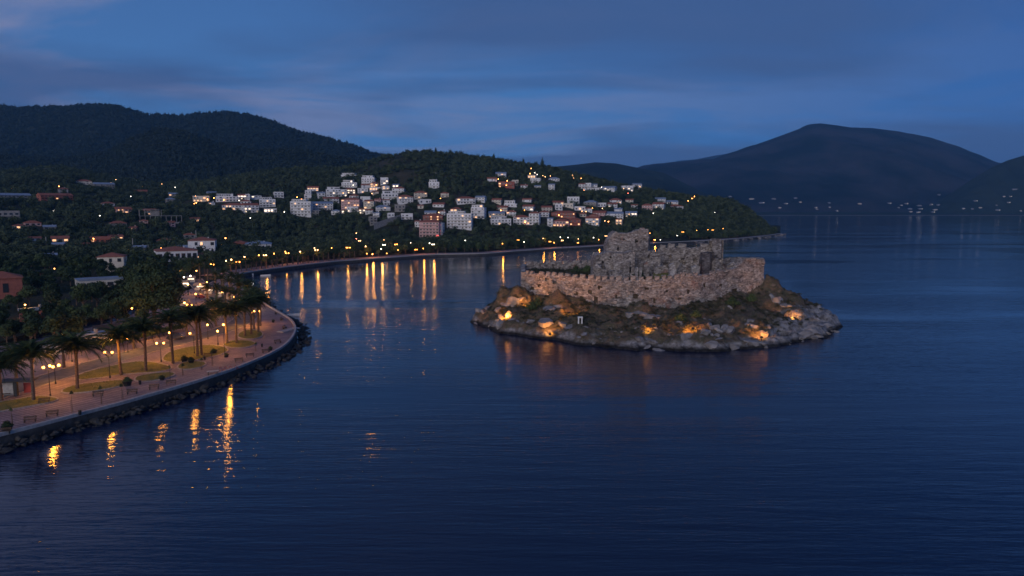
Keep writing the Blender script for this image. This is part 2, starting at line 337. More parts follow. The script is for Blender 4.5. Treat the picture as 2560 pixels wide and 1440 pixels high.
def hA(X, Y):
    X = np.asarray(X, float); Y = np.asarray(Y, float); u = X/Y
    y0 = Y0u(u); y1 = np.interp(u, [-1.2, -.75, -.55, U566, -.30, -.1, .1, .25, .385], [430, 450, 520, 560, 640, 640, 655, 700, 918])
    y1 = np.maximum(y1, y0+5)
    z1 = np.interp(u, [-1.2, -.5, 0, .3, .39], [5, 6, 4.5, 3, 2])
    yr = np.interp(u, aU, aY); zr = np.interp(u, aU, aZ)
    s0 = np.clip((Y-y0)/(y1-y0), 0, 1); s = np.clip((Y-y1)/np.maximum(yr-y1, 3), 0, 1)
    z = 1.5+(z1-1.5)*s0*s0
    prof = s*(1.22-.22*s)
    n = fbm(X/70, Y/70, 3)*.14*np.sin(np.pi*s)
    z = z+(zr-z1)*(prof+n)*(s > 0)
    b = np.clip((Y-yr)/420, 0, 1); z = z*(1-b*.75)
    z = np.where(u > aU[-1], 1.0-(u-aU[-1])*600, z)
    z = np.where(Y < y0-.5, z-1.2, z)
    return z
def hitA(px, py):
    t = (720-py)/F; k = (t*CP-SP)/(CP+t*SP); a = (px-1280)/F*(CP-k*SP)
    Ys = np.arange(150, 1400, 1.0); z = hA(a*Ys, Ys); g = z >= H+k*Ys
    g &= Ys > Y0u(np.array(a))
    i = int(np.argmax(g)) if g.any() else len(Ys)-1
    return Vector((a*Ys[i], Ys[i], float(z[i])))

# ------------------------------------------------------------------ the setting: sea, land, hills
o = link('sea_water', mesh('sea_water', [(-9000, -600, 0), (9000, -600, 0), (9000, 14000, 0), (-9000, 14000, 0)], [(0, 1, 2, 3)]), M['water']); tag(o, kind='structure')
o = link('seabed', mesh('seabed', [(-9000, -600, -6), (9000, -600, -6), (9000, 14000, -6), (-9000, 14000, -6)], [(0, 1, 2, 3)]), M['rock']); tag(o, kind='structure')
nc, nr = 460, 200
uu = np.linspace(-1.5, .392, nc); rows = []
y0 = Y0u(uu); yr = np.interp(uu, aU, aY)
for i in range(nr):
    s = i/(nr-1); Yv = np.where(s < .02, y0-1+s*50, y0+(yr+430-y0)*((s-.02)/.98)**1.15) if i else y0-1.0
    rows.append(np.stack([uu*Yv, Yv, hA(uu*Yv, Yv)-(1.5 if i == 0 else 0)], 1))
V = np.concatenate(rows); me = npmesh('coastal_land', V, gridfaces(nr, nc)); o = link('coastal_land', me, M['terrain']); tag(o, kind='structure')
for p in me.polygons: p.use_smooth = True
def hill(name, ridge, Yr, Yf, zf, Yb, m, amp, nr=70, nc=260, nsc=None):
    U, YY, Z = curve(ridge, Yr); uu = np.linspace(U[0], U[-1], nc); yr = np.interp(uu, U, YY); zr = np.interp(uu, U, Z); yf = Yf(uu) if callable(Yf) else np.full(nc, Yf)
    rows = []; nsc = nsc or 1/(amp*6)
    for i in range(nr):
        s = i/(nr-1)
        if s < .75:
            q = s/.75; Yv = yf+(yr-yf)*q; pr = q**1.05; X = uu*Yv
            n = (1-np.abs(fbm(X*nsc, Yv*nsc, 5)))*amp-amp*.6
            z = zf+(zr-zf)*pr+n*np.sin(np.pi*q)*1.2+fbm(X*nsc*6, Yv*nsc*6, 3)*amp*.10*q
        else:
            q = (s-.75)/.25; Yv = yr+(Yb-yr)*q; z = zr*(1-q*q)-5*q
        rows.append(np.stack([uu*Yv, Yv, z], 1))
    V = np.concatenate(rows); me = npmesh(name, V, gridfaces(nr, nc))
    for p in me.polygons: p.use_smooth = True
    o = link(name, me, m); tag(o, kind='structure')
    return U, YY, Z, np.concatenate(rows[:int(nr*.78)]).reshape(-1, nc, 3)
ridgeB = [(-900, 420), (-300, 400), (0, 388), (150, 398), (270, 380), (330, 345), (400, 322), (460, 329), (540, 358), (640, 376), (740, 374), (820, 389), (900, 405), (960, 416), (1060, 430)]
ridgeC = [(-900, 320), (-500, 300), (-200, 285), (0, 263), (40, 269), (100, 265), (160, 267), (230, 259), (290, 264), (340, 278), (375, 288), (410, 286), (450, 288), (500, 284), (580, 280), (620, 286), (680, 303), (750, 328),
          (830, 348), (880, 363), (920, 378), (950, 388), (1050, 410), (1150, 430)]
ridgeD = [(1250, 440), (1300, 430), (1400, 415), (1440, 411), (1490, 405), (1540, 408), (1600, 420), (1660, 432), (1720, 462), (1760, 482), (1800, 500), (1850, 515)]
ridgeE = [(1480, 440), (1560, 425), (1610, 415), (1690, 405), (1780, 398), (1810, 386), (1860, 371), (1920, 350), (1980, 328), (2020, 313), (2050, 307), (2090, 312), (2130, 318), (2180, 319), (2250, 328), (2330, 345), (2400, 368),
          (2450, 388), (2490, 405), (2560, 418), (2800, 440), (3200, 430), (3800, 460)]
ridgeF = [(2290, 528), (2340, 505), (2380, 482), (2430, 448), (2480, 418), (2520, 400), (2560, 388), (2700, 350), (2900, 330), (3300, 320), (3900, 400)]
ridgeG = [(1690, 402), (1740, 398), (1790, 388), (1820, 384), (1880, 384), (1960, 395)]
gB = hill('wooded_hill', ridgeB, 1650, 1180, 30, 2050, M['farhill'], 22)
gC = hill('far_wooded_hill', ridgeC, 2600, 1750, 40, 3400, M['farhill'], 40)
gD = hill('distant_low_hill', ridgeD, 3500, 2500, 5, 4400, M['farhill'], 45)
gE = hill('distant_mountain', ridgeE, 5600, 3560, 2, 8000, M['mountain'], 170, nr=110, nc=420)
gF = hill('distant_headland_hill', ridgeF, 3700, 3380, -1, 4600, M['farhill'], 35)
gG = hill('faint_far_hill', ridgeG, 9500, 8200, 5, 10500, M['mountain'], 80)
# far beach: a low pale strip along the opposite shore
bv = []
for x in range(1780, 2900, 40):
    a = P(x, 538.6, .2); b = Q(x, 536.2, a.y+40); bv += [tuple(a), (b.x, b.y, 1.6+random.uniform(-.4, .5))]
o = link('far_beach', mesh('far_beach', bv, [(2*i, 2*i+2, 2*i+3, 2*i+1) for i in range(len(bv)//2-1)]), M['mtbeach']); tag(o, kind='structure')
# low coastal plain in front of the mountain
V = []
for x in range(1500, 3900, 30):
    a = P(x, 538.2, .5); V += [tuple(a), (a.x*1.09, a.y*1.09, 14+random.uniform(-4, 4))]
o = link('far_coastal_plain', mesh('far_coastal_plain', V, [(2*i, 2*i+2, 2*i+3, 2*i+1) for i in range(len(V)//2-1)]), M['farhill']); tag(o, kind='structure')

# ------------------------------------------------------------------ promenade
def strip_normals(pts):
    ns = []
    for i in range(len(pts)):
        d = pts[min(i+1, len(pts)-1)]-pts[max(i-1, 0)]; d.z = 0; d.normalize(); ns.append(Vector((-d.y, d.x, 0)))
    return ns
def ribbon(name, pts, offs, m, parent=None, kind='structure', closed_f=None):
    """offs: list of (inland offset, z) across; pts edge line"""
    ns = strip_normals(pts); k = len(offs); v = []
    for p, n in zip(pts, ns):
        for of, z in offs: v.append((p.x+n.x*of, p.y+n.y*of, z))
    f = [(i*k+j, i*k+j+1, (i+1)*k+j+1, (i+1)*k+j) for i in range(len(pts)-1) for j in range(k-1)]
    o = link(name, mesh(name, v, f), m, parent)
    if kind: o['kind'] = kind
    return o
def poly(name, pts, m, z=None, kind='structure', parent=None, thick=0):
    bm = bmesh.new(); vs = [bm.verts.new((p[0], p[1], z if z is not None else p[2])) for p in pts]
    fc = bm.faces.new(vs); bmesh.ops.triangulate(bm, faces=[fc])
    if thick:
        r = bmesh.ops.extrude_edge_only(bm, edges=[e for e in bm.edges if e.is_boundary])
        for g in r['geom']:
            if isinstance(g, bmesh.types.BMVert): g.co.z -= thick
    bmesh.ops.recalc_face_normals(bm, faces=bm.faces)
    me = bpy.data.meshes.new(name); bm.to_mesh(me); bm.free(); o = link(name, me, m, parent)
    if kind: o['kind'] = kind
    return o
ne = near_edge
inner = [P(540, 700, QZ), P(430, 740, QZ), P(300, 800, QZ), P(100, 850, QZ), P(-100, 880, QZ), P(-420, 960, QZ)]
prom = poly('promenade_paving', list(ne)+inner, M['paving'], z=QZ+.02)
# quay: low parapet coping and sloping face
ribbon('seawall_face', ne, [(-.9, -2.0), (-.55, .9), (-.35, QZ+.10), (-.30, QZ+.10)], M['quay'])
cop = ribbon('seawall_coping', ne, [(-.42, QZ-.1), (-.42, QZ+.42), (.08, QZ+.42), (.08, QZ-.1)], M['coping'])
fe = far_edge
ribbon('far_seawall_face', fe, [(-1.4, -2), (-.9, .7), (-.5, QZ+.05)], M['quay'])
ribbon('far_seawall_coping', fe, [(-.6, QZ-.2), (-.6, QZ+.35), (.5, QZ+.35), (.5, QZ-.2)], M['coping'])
ribbon('far_promenade_paving', fe, [(.4, QZ+.03), (9, QZ+.05), (15, QZ+.02), (15.5, QZ-.5)], M['paving'])
# road along the promenade
road_px = [(-420, 1100), (-200, 1040), (0, 985), (100, 953), (200, 922), (300, 893), (400, 867), (500, 842), (570, 822), (612, 800), (622, 780), (590, 760), (545, 745), (505, 722), (485, 698), (470, 672), (500, 655), (600, 648)]
rd = smooth([P(x, y, QZ) for x, y in road_px[:15]])
ribbon('road', rd, [(-3.2, QZ+.05), (3.2, QZ+.05)], M['asphalt'])
ribbon('kerb', rd, [(-3.5, QZ), (-3.5, QZ+.14), (-3.22, QZ+.14), (-3.22, QZ)], M['kerb'])
ribbon('kerb', rd, [(3.22, QZ), (3.22, QZ+.14), (3.5, QZ+.14), (3.5, QZ)], M['kerb'])
# lawns with stone rims
def loop(c):
    pts = [P(x, y, QZ) for x, y in c]; n = len(pts); q = pts
    for _ in range(2):
        q2 = []
        for i in range(len(q)): a, b = q[i], q[(i+1) % len(q)]; q2 += [a*.75+b*.25, a*.25+b*.75]
        q = q2
    return q
lawns_px = [[(-160, 1062), (0, 1030), (70, 1018), (135, 1006), (150, 997), (100, 990), (40, 1000), (-60, 1015), (-160, 1035)],
            [(150, 985), (215, 983), (300, 968), (330, 958), (300, 950), (240, 958), (195, 962), (160, 972)],
            [(180, 952), (240, 948), (320, 935), (400, 932), (440, 920), (380, 905), (330, 905), (260, 920), (200, 935)],
            [(340, 957), (410, 950), (440, 938), (430, 930), (370, 936), (335, 944)],
            [(400, 903), (440, 908), (500, 900), (560, 886), (575, 872), (530, 862), (470, 868), (420, 880)],
            [(440, 926), (500, 922), (520, 908), (490, 903), (450, 908)],
            [(560, 868), (600, 872), (640, 864), (636, 854), (590, 850), (560, 858)],
            [(592, 845), (630, 850), (658, 842), (655, 828), (620, 824), (598, 832)]]
lawn_loops = []
for c in lawns_px:
    q = loop(c); lawn_loops.append(q)
    poly('lawn', q, M['lawn'], z=QZ+.15, thick=.14)
    q2 = q+[q[0], q[1]]
    ribbon('lawn_kerb', q2, [(-.16, QZ+.02), (-.16, QZ+.20), (.12, QZ+.20), (.12, QZ+.02)], M['kerb'])
def inpoly(x, y, pl):
    c = False; n = len(pl); j = n-1
    for i in range(n):
        if ((pl[i].y > y) != (pl[j].y > y)) and (x < (pl[j].x-pl[i].x)*(y-pl[i].y)/(pl[j].y-pl[i].y+1e-9)+pl[i].x): c = not c
        j = i
    return c
# grass blades: short tufts joined into one mesh
gv = []
for q in lawn_loops:
    xs = [p.x for p in q]; ys = [p.y for p in q]; A = (max(xs)-min(xs))*(max(ys)-min(ys))
    for _ in range(int(min(A*5, 5000))):
        x = random.uniform(min(xs), max(xs)); y = random.uniform(min(ys), max(ys))
        if inpoly(x, y, q): gv.append((x, y))
V = []; Fc = []
for x, y in gv:
    a = random.random()*3.14; h = random.uniform(.06, .18); w = .10; b = len(V)
    dx, dy = math.cos(a)*w, math.sin(a)*w
    V += [(x-dx, y-dy, QZ+.14), (x+dx, y+dy, QZ+.14), (x+random.uniform(-.06, .06), y, QZ+.15+h)]; Fc.append((b, b+1, b+2))
o = link('grass', npmesh('grass', np.array(V), np.array(Fc)), M['grass']); tag(o, 'short grass growing on the promenade lawns', 'grass', kind='stuff')

# ------------------------------------------------------------------ rocks
def rockmesh(name, seed, flat=.6, sub=2):
    bm = bmesh.new(); bmesh.ops.create_icosphere(bm, subdivisions=sub, radius=1); rs = np.random.RandomState(seed); off = rs.rand(3)*50
    for v in bm.verts:
        n = fbm(v.co.x*1.3+off[0]+v.co.z*.7, v.co.y*1.3+off[1]-v.co.z*.5, 3); v.co *= 1+.55*float(n); v.co.z *= flat
    for _ in range(11):      # flat broken faces
        d = Vector(rs.normal(size=3)).normalized(); lim = rs.uniform(.45, .8)*(flat if abs(d.z) > .6 else 1)
        for v in bm.verts:
            q = v.co.dot(d)
            if q > lim: v.co -= d*(q-lim)
    me = bpy.data.meshes.new(name); bm.to_mesh(me); bm.free(); return me
rmesh = [rockmesh('boulder', i) for i in range(6)]
for m_ in rmesh: m_.materials.append(M['palerock'])
smesh = [rockmesh('riprap_rock', i+20, .7, 1) for i in range(5)]
for m_ in smesh: m_.materials.append(M['riprap'])
def rock(name, meshes, loc, s, parent=None, sq=.3):
    o = link(name, random.choice(meshes), None, parent); o.location = loc
    o.scale = (s*random.uniform(1-sq, 1+sq*1.6), s*random.uniform(1-sq, 1+sq), s*random.uniform(1-sq, 1+sq)); o.rotation_euler = (random.uniform(-.3, .3), random.uniform(-.3, .3), random.random()*6.28); return o
rip = bpy.data.objects.new('shore_rocks', None); COL.objects.link(rip); rip['kind'] = 'structure'
nn = strip_normals(ne); k = 0
big = []; small = []
for i in range(len(ne)-1):
    a, b = ne[i], ne[i+1]; d = (b-a).length; n = nn[i]
    px_, _ = proj(a)
    if px_ < -60 or a.y > 262: continue
    for _ in range(int(d*3.2)+1):
        t = random.random(); p = a.lerp(b, t); of = random.uniform(-3.4, -.8); of -= 1.4*max(0, min(1, (px_-420)/250))*random.random()
        (big if len(big) < 290 and random.random() < .75 else small).append((p.x+n.x*of, p.y+n.y*of, .15+(of+2.6)*.25+random.uniform(-.2, .25), random.choice([.3, .4, .5, .7, .95])*random.uniform(.8, 1.2)))
for x, y, z, s in big: rock('rock', smesh, (x, y, z), s, rip)
V = []; Fc = []
src = smesh[0]; sv = np.array([v.co[:] for v in src.vertices]); sf = np.array([p.vertices[:] for p in src.polygons])
for x, y, z, s in small:
    a = random.random()*6.28; c, s_ = math.cos(a), math.sin(a); W_ = sv*[s*random.uniform(.7, 1.3), s, s*.8]; W_ = np.stack([W_[:, 0]*c-W_[:, 1]*s_+x, W_[:, 0]*s_+W_[:, 1]*c+y, W_[:, 2]+z], 1)
    Fc.append(sf+len(V)*len(sv)); V.append(W_)
if V: o = link('small_rocks', npmesh('small_rocks', np.concatenate(V), np.concatenate(Fc)), M['riprap'], rip); o['kind'] = 'stuff'
# pale rocks at the headland tip
V = []; Fc = []
for i in range(len(fe)-1):
    a = fe[i]
    if proj(a)[0] < 1700: continue
    for _ in range(5):
        p = a.lerp(fe[i+1], random.random()); s = random.uniform(1.0, 2.6); W_ = sv*[s*1.5, s, s*.5]+np.array([p.x+random.uniform(-2, 6), p.y+random.uniform(-3, 4), random.uniform(0, 1.2)])
        Fc.append(sf+len(V)*len(sv)); V.append(W_)
o = link('headland_shore_rocks', npmesh('headland_shore_rocks', np.concatenate(V), np.concatenate(Fc)), M['palerock']); tag(o, 'pale rocks along the waterline of the wooded headland', 'rocks', kind='stuff')

# ------------------------------------------------------------------ the island
IC = Vector((38.0, 213.0, 0))
wl_px = [(1183, 806), (1195, 814), (1225, 822), (1260, 832), (1330, 843), (1400, 853), (1450, 861), (1530, 869), (1600, 874), (1700, 879), (1760, 880), (1850, 875), (1930, 869), (2000, 859), (2060, 843), (2095, 830), (2105, 815)]
shore = [P(x, y, 0) for x, y in wl_px]+[Vector(p) for p in [(101, 214, 0), (96, 232, 0), (84, 246, 0), (66, 256, 0), (42, 262, 0), (18, 260, 0), (0, 252, 0), (-6, 238, 0), (-9, 224, 0)]]
# outer wall of the castle: (px, py top, py base, Y)
ow = [(1311, 684, 736, 213), (1345, 686, 738, 208), (1400, 690, 745, 203.5), (1440, 694, 752, 201), (1500, 699, 764, 198.5), (1560, 701, 772, 197), (1600, 699, 780, 196), (1650, 700, 777, 196), (1700, 693, 768, 197), (1750, 689, 760, 199),
      (1790, 682, 752, 201.5), (1825, 677, 742, 204), (1846, 668, 735, 205.5)]
tw = [(1846, 664, 735, 205.5), (1862, 650, 730, 206.5), (1885, 648, 722, 207.3), (1911, 647, 712, 208.6)]
owp = [(Q(a, b, Y), Q(a, c, Y)) for a, b, c, Y in ow]
twp = [(Q(a, b, Y), Q(a, c, Y)) for a, b, c, Y in tw]
backw = [Vector((80.5, 226, 18.0)), Vector((77, 240, 16.5)), Vector((62, 249, 15.5)), Vector((40, 252, 15)), Vector((18, 251, 14.6)), Vector((5, 249.5, 14.6)), Vector((4.6, 232, 14.5))]
foot = [t[1] for t in owp]+[t[1] for t in twp]+[Vector((p.x, p.y, p.z-7.5)) for p in backw]
def polar(pts):
    a = np.array([math.atan2(p.y-IC.y, p.x-IC.x) for p in pts]); r = np.array([math.hypot(p.x-IC.x, p.y-IC.y) for p in pts]); z = np.array([p.z for p in pts])
    i = np.argsort(a); a, r, z = a[i], r[i], z[i]
    return np.concatenate([a-2*np.pi, a, a+2*np.pi]), np.tile(r, 3), np.tile(z, 3)
sa_, sr_, _ = polar(shore); fa_, fr_, fz_ = polar(foot)
MOUNDS = [(-.5, 209, 4.6, 4.2), (3.2, 206.5, 3.2, 2.6), (-4, 209, 2.4, 2.0), (11.6, 198.5, 2.4, 3.0), (14.4, 198, 2.0, 2.6), (36.5, 191.5, 3.6, 2.6), (80, 210, 4.6, 2.2), (86, 207, 3.0, 1.6), (60, 194, 3, 1.2), (24, 192, 2.5, 1.0)]
def hI(x, y):
    x = np.asarray(x, float); y = np.asarray(y, float)
    a = np.arctan2(y-IC.y, x-IC.x); r = np.hypot(x-IC.x, y-IC.y)
    rs = np.interp(a, sa_, sr_)+fbm(a*14+3, a*0+1, 3)*1.2; rf = np.interp(a, fa_, fr_); zf = np.interp(a, fa_, fz_)
    s = (rs-r)/np.maximum(rs-rf, .5)      # 0 at shore, 1 at wall foot
    sc = np.clip(s, 0, 1)
    shelf = 1.5*np.clip(s/.07, -1.5, 1)
    up = (zf-1.5)*np.clip((sc-.16)/.84, 0, 1)**.85
    rock_ = fbm(x/6, y/6, 4)*2.4+(.5-np.abs(fbm(x/4+31, y/2.4-(x*.15), 4)))*2.6*np.clip(1.25-sc*1.1, .25, 1)*np.clip(sc*9, 0, 1)*np.sin(np.pi*np.clip(sc*1.02, 0, 1))**.7+(1-np.abs(fbm(x/3.1+7, y/3.1, 3)))*.9*np.clip(sc*8, 0, 1)*(sc < .99)+(.5-np.abs(fbm(x/1.7+3, y/1.1+x*.2, 3)))*1.1*np.clip(sc*12, 0, 1)*(sc < .99)-.5*np.clip(sc*8, 0, 1)
    z = shelf+up+rock_*(sc < 1)
    for mx_, my_, mr_, mh_ in MOUNDS:
        d_ = np.hypot((x-mx_)+fbm(x/2, y/2, 2)*1.2, (y-my_)*1.1)/mr_; z = z+mh_*np.clip(1.25-d_*1.25, 0, 1)**.45*(sc < 1)*(sc > .12)
    zin = 12.6+fbm(x/5, y/5, 3)*.7
    return np.where(r < rf-1.0, zin, z), s
na, nr_ = 420, 120
th = np.linspace(-np.pi, np.pi, na, endpoint=False); rows = []
for i in range(nr_):
    q = i/(nr_-1)
    rs = np.interp(th, sa_, sr_)
    r = (rs+5)*(1-q)+q*.5; x = IC.x+np.cos(th)*r; y = IC.y+np.sin(th)*r; z, s = hI(x, y)
    z = np.where(s < -.05, -2.5-0*z, z); rows.append(np.stack([x, y, np.maximum(z, -3)], 1))
V = np.concatenate(rows); i_ = (np.arange(nr_-1)[:, None]*na+np.arange(na)[None, :]); j_ = (np.arange(nr_-1)[:, None]*na+(np.arange(na)[None, :]+1) % na)
Fq = np.stack([i_.ravel(), j_.ravel(), (j_+na).ravel(), (i_+na).ravel()], 1)
isl = link('rocky_island', npmesh('rocky_island', V, Fq), None); tag(isl, kind='structure')
# island ground: rock, soil and dry grass by noise and by height above the splash line
def islmat():
    m = bpy.data.materials.new('island_ground'); m.use_nodes = True; t = m.node_tree; b = t.nodes['Principled BSDF']; k = t.links.new
    b.inputs['Roughness'].default_value = .92; b.inputs['Specular IOR Level'].default_value = .15
    tcn = N(t, 'ShaderNodeTexCoord'); sp = N(t, 'ShaderNodeSeparateXYZ'); k(tcn.outputs['Object'], sp.inputs[0])
    n1 = N(t, 'ShaderNodeTexNoise', ins={'Scale': .55, 'Detail': 8., 'Roughness': .7}); k(tcn.outputs['Object'], n1.inputs['Vector'])
    rk = ramp(t, [(.36, (.09, .08, .075)), (.48, (.25, .235, .23)), (.60, (.42, .40, .40))]); k(n1.outputs[0], rk.inputs[0])
    so_ = ramp(t, [(.3, (.06, .052, .032)), (.45, (.17, .125, .09)), (.55, (.09, .085, .05)), (.7, (.27, .21, .165))]); k(n1.outputs[0], so_.inputs[0])
    n2 = N(t, 'ShaderNodeTexNoise', ins={'Scale': .12, 'Detail': 6., 'Roughness': .65}); k(tcn.outputs['Object'], n2.inputs['Vector'])
    ad = N(t, 'ShaderNodeMath', operation='MULTIPLY_ADD'); k(n2.outputs[0], ad.inputs[0]); ad.inputs[1].default_value = 9.; k(sp.outputs[2], ad.inputs[2])
    ax = N(t, 'ShaderNodeMapRange', ins={'From Min': 55., 'From Max': 85., 'To Min': 0., 'To Max': 3.5}); k(sp.outputs[0], ax.inputs['Value']); sb = N(t, 'ShaderNodeMath', operation='SUBTRACT'); k(ad.outputs[0], sb.inputs[0]); k(ax.outputs[0], sb.inputs[1])
    mr = N(t, 'ShaderNodeMapRange', ins={'From Min': 5.4, 'From Max': 6.6}); k(sb.outputs[0], mr.inputs['Value'])
    mm = N(t, 'ShaderNodeMix', data_type='RGBA'); k(mr.outputs[0], mm.inputs[0]); k(rk.outputs[0], mm.inputs[6]); k(so_.outputs[0], mm.inputs[7])
    wt = N(t, 'ShaderNodeMapRange', ins={'From Min': .45, 'From Max': 1.25, 'To Min': .10, 'To Max': 1.}); k(sp.outputs[2], wt.inputs['Value'])   # dark weed band at the tide line
    m2_ = N(t, 'ShaderNodeMix', data_type='RGBA', blend_type='MULTIPLY'); m2_.inputs[0].default_value = 1; k(mm.outputs[2], m2_.inputs[6]); cb = N(t, 'ShaderNodeCombineColor'); [k(wt.outputs[0], cb.inputs[i]) for i in range(3)]; k(cb.outputs[0], m2_.inputs[7])
    k(m2_.outputs[2], b.inputs['Base Color'])
    v = N(t, 'ShaderNodeTexNoise', ins={'Scale': .9, 'Detail': 10., 'Roughness': .72, 'Distortion': .6}); k(tcn.outputs['Object'], v.inputs['Vector'])
    bp = N(t, 'ShaderNodeBump', ins={'Strength': 1., 'Distance': 1.1}); k(v.outputs[0], bp.inputs['Height']); k(bp.outputs[0], b.inputs['Normal'])
    return m
isl.data.materials.append(islmat())
def zI(x, y): return float(hI(x, y)[0])
# boulders on the shelf
cnt = 0
for _ in range(900):
    if cnt >= 150: break
    a = random.uniform(-math.pi*1.02, .12); rs = float(np.interp(a, sa_, sr_)); rf = float(np.interp(a, fa_, fr_))
    s = random.random()**1.6*.30; r = rs-(rs-rf)*s-.2; x, y = IC.x+math.cos(a)*r, IC.y+math.sin(a)*r
    if cnt < 240:
        sz = random.choice([.5, .7, .9, 1.2, 1.9, 2.4])*random.uniform(.7, 1.1)
        rock('rock', rmesh, (x, y, zI(x, y)-sz*.12), sz, isl, .5); cnt += 1
# outcrops higher up (pixel, Y, size)
for px, py, s in [(1262, 762, 3.0), (1285, 752, 3.2), (1245, 775, 2.0), (1300, 745, 2.6), (1372, 775, 3.0), (1392, 768, 2.6), (1368, 800, 1.8), (1600, 785, 4.0), (1632, 792, 3.4), (1578, 790, 3.0), (1700, 810, 2.2), (1945, 752, 3.2), (1930, 742, 2.4), (1965, 762, 2.4), (1880, 805, 2.0),
                 (1820, 765, 2.0), (1500, 830, 1.8), (1420, 835, 1.5), (1770, 800, 1.6), (2000, 790, 2.0), (2040, 800, 1.8)]:
    best = None
    for Y in np.arange(174, 225, .5):
        q = Q(px, py, Y)
        if zI(q.x, q.y) >= q.z: best = q; break
    if best is None: continue
    o = rock('outcrop', rmesh, (best.x, best.y+.6, best.z-.3), s*.95, isl, .25)
# ------------------------------------------------------------------ the castle
castle = thing('castle', 'ruined stone castle with crenellated walls and a keep, on the rocky island', 'castle', (0, 0, 0))
def wallsolid(name, tops, bases, thick, parent, step=.55, rag=.35, disp=.20, holes=(), m='stone', closed=False):
    """tops/bases along the outer line (left to right as seen), the wall body lies behind it"""
    tp, bs = [tops[0]], [bases[0]]
    for a, b, c, d in zip(tops[:-1], tops[1:], bases[:-1], bases[1:]):
        n = max(1, int((b-a).length/step))
        for i in range(1, n+1): tp.append(a.lerp(b, i/n)); bs.append(c.lerp(d, i/n))
    nrm = strip_normals([p.copy() for p in tp]); nn_ = len(tp)
    hmax = max(t.z-b.z for t, b in zip(tp, bs)); m_ = max(3, int(hmax/step)); V = []; K = 2*m_+2+1
    for i in range(nn_):
        n = nrm[i]; t = tp[i]; b = bs[i]; tz = t.z+(float(vn(i*.45+t.y, t.x*.3))-.5)*2*rag; col = []
        for j in range(m_+1):
            q = j/m_; z = b.z-1.0+(tz-b.z+1.0)*q
            dsp = (float(fbm(t.x*.5+z*.3+3, t.y*.5+z*.8, 3)))*disp*2-.06*(z-b.z)*-.0
            col.append((b.x*(1-q)+t.x*q-n.x*dsp, b.y*(1-q)+t.y*q-n.y*dsp, z))
        for j in range(m_+1):
            q = 1-j/m_; z = b.z-1.0+(tz-b.z+1.0)*q; col.append((t.x+n.x*thick, t.y+n.y*thick, z))
        V += col
    K = 2*(m_+1); Fc = []
    for i in range(nn_-1):
        for j in range(K-1):
            if j < m_:
                c = (V[i*K+j][0]+V[(i+1)*K+j+1][0])/2, (V[i*K+j][1]+V[(i+1)*K+j+1][1])/2, (V[i*K+j][2]+V[(i+1)*K+j+1][2])/2
                px, py = proj(c)
                if any(abs(px-h[0]) < h[2] and (py > h[1]-h[3]*math.sqrt(max(0, 1-((px-h[0])/h[2])**2)) and py < h[1]+h[4]) for h in holes): continue
            Fc.append((i*K+j, (i+1)*K+j, (i+1)*K+j+1, i*K+j+1))
    for i in (0, nn_-1):
        for j in range(m_):
            q = (i*K+j, i*K+j+1, i*K+K-2-j, i*K+K-1-j); Fc.append(q if i else q[::-1])
    me = mesh(name, V, Fc); return link(name, me, M[m], parent)
holesF = [(1453, 752, 14, 10, 26), (1420, 762, 6, 5, 12), (1490, 748, 5, 8, 10), (1474, 730, 4, 5, 5), (1442, 733, 5, 5, 5), (1588, 740, 6, 6, 6), (1637, 750, 4, 5, 8), (1835, 726, 6, 6, 8), (1330, 721, 4, 4, 5), (1700, 745, 4, 4, 5), (1540, 742, 4, 4, 4), (1365, 700, 4, 4, 5), (1386, 702, 3, 3, 9), (1348, 712, 3, 3, 5), (1500, 718, 3, 3, 4), (1615, 720, 6, 4, 5), (1668, 728, 4, 4, 4), (1760, 712, 3, 3, 4), (1800, 712, 4, 3, 4), (1720, 728, 3, 3, 5)]
wallsolid('outer_wall', [t[0] for t in owp], [t[1] for t in owp], 1.8, castle, holes=holesF, step=.6)
wallsolid('corner_tower', [t[0] for t in twp]+[Vector((79.2, 221, 19.0))], [t[1] for t in twp]+[Vector((79.2, 221, 11))], 2.2, castle, rag=.45, step=.6)
wallsolid('rear_wall', [Vector((4.3, 212.8, 14.8)), Vector((4.4, 232, 14.6)), Vector((5, 249.5, 14.8)), Vector((22, 252, 15))][::-1], [Vector((4.3, 213, 8)), Vector((4.4, 232, 8)), Vector((5, 249.5, 8)), Vector((22, 252, 8))][::-1], -1.4, castle, rag=.9)
wallsolid('rear_wall', [Vector((22, 252, 15.0)), Vector((45, 253, 15.0)), Vector((64, 250, 15.8)), Vector((77, 241, 17)), Vector((80.3, 226, 18.6)), Vector((78.6, 219, 19))], [Vector((22, 252, 8)), Vector((45, 253, 8)), Vector((64, 250, 9)), Vector((77, 241, 9)), Vector((80.3, 226, 9)), Vector((78.6, 219, 10))], 1.4, castle, rag=.9)
# inside stone behind the openings, set back, so that they read as deep niches
wallsolid('inner_core', [t[0]+Vector((0, 1.4, -1.2)) for t in owp], [t[1]+Vector((0, 1.4, 0)) for t in owp], .8, castle, step=2.5, disp=.1, rag=.1)
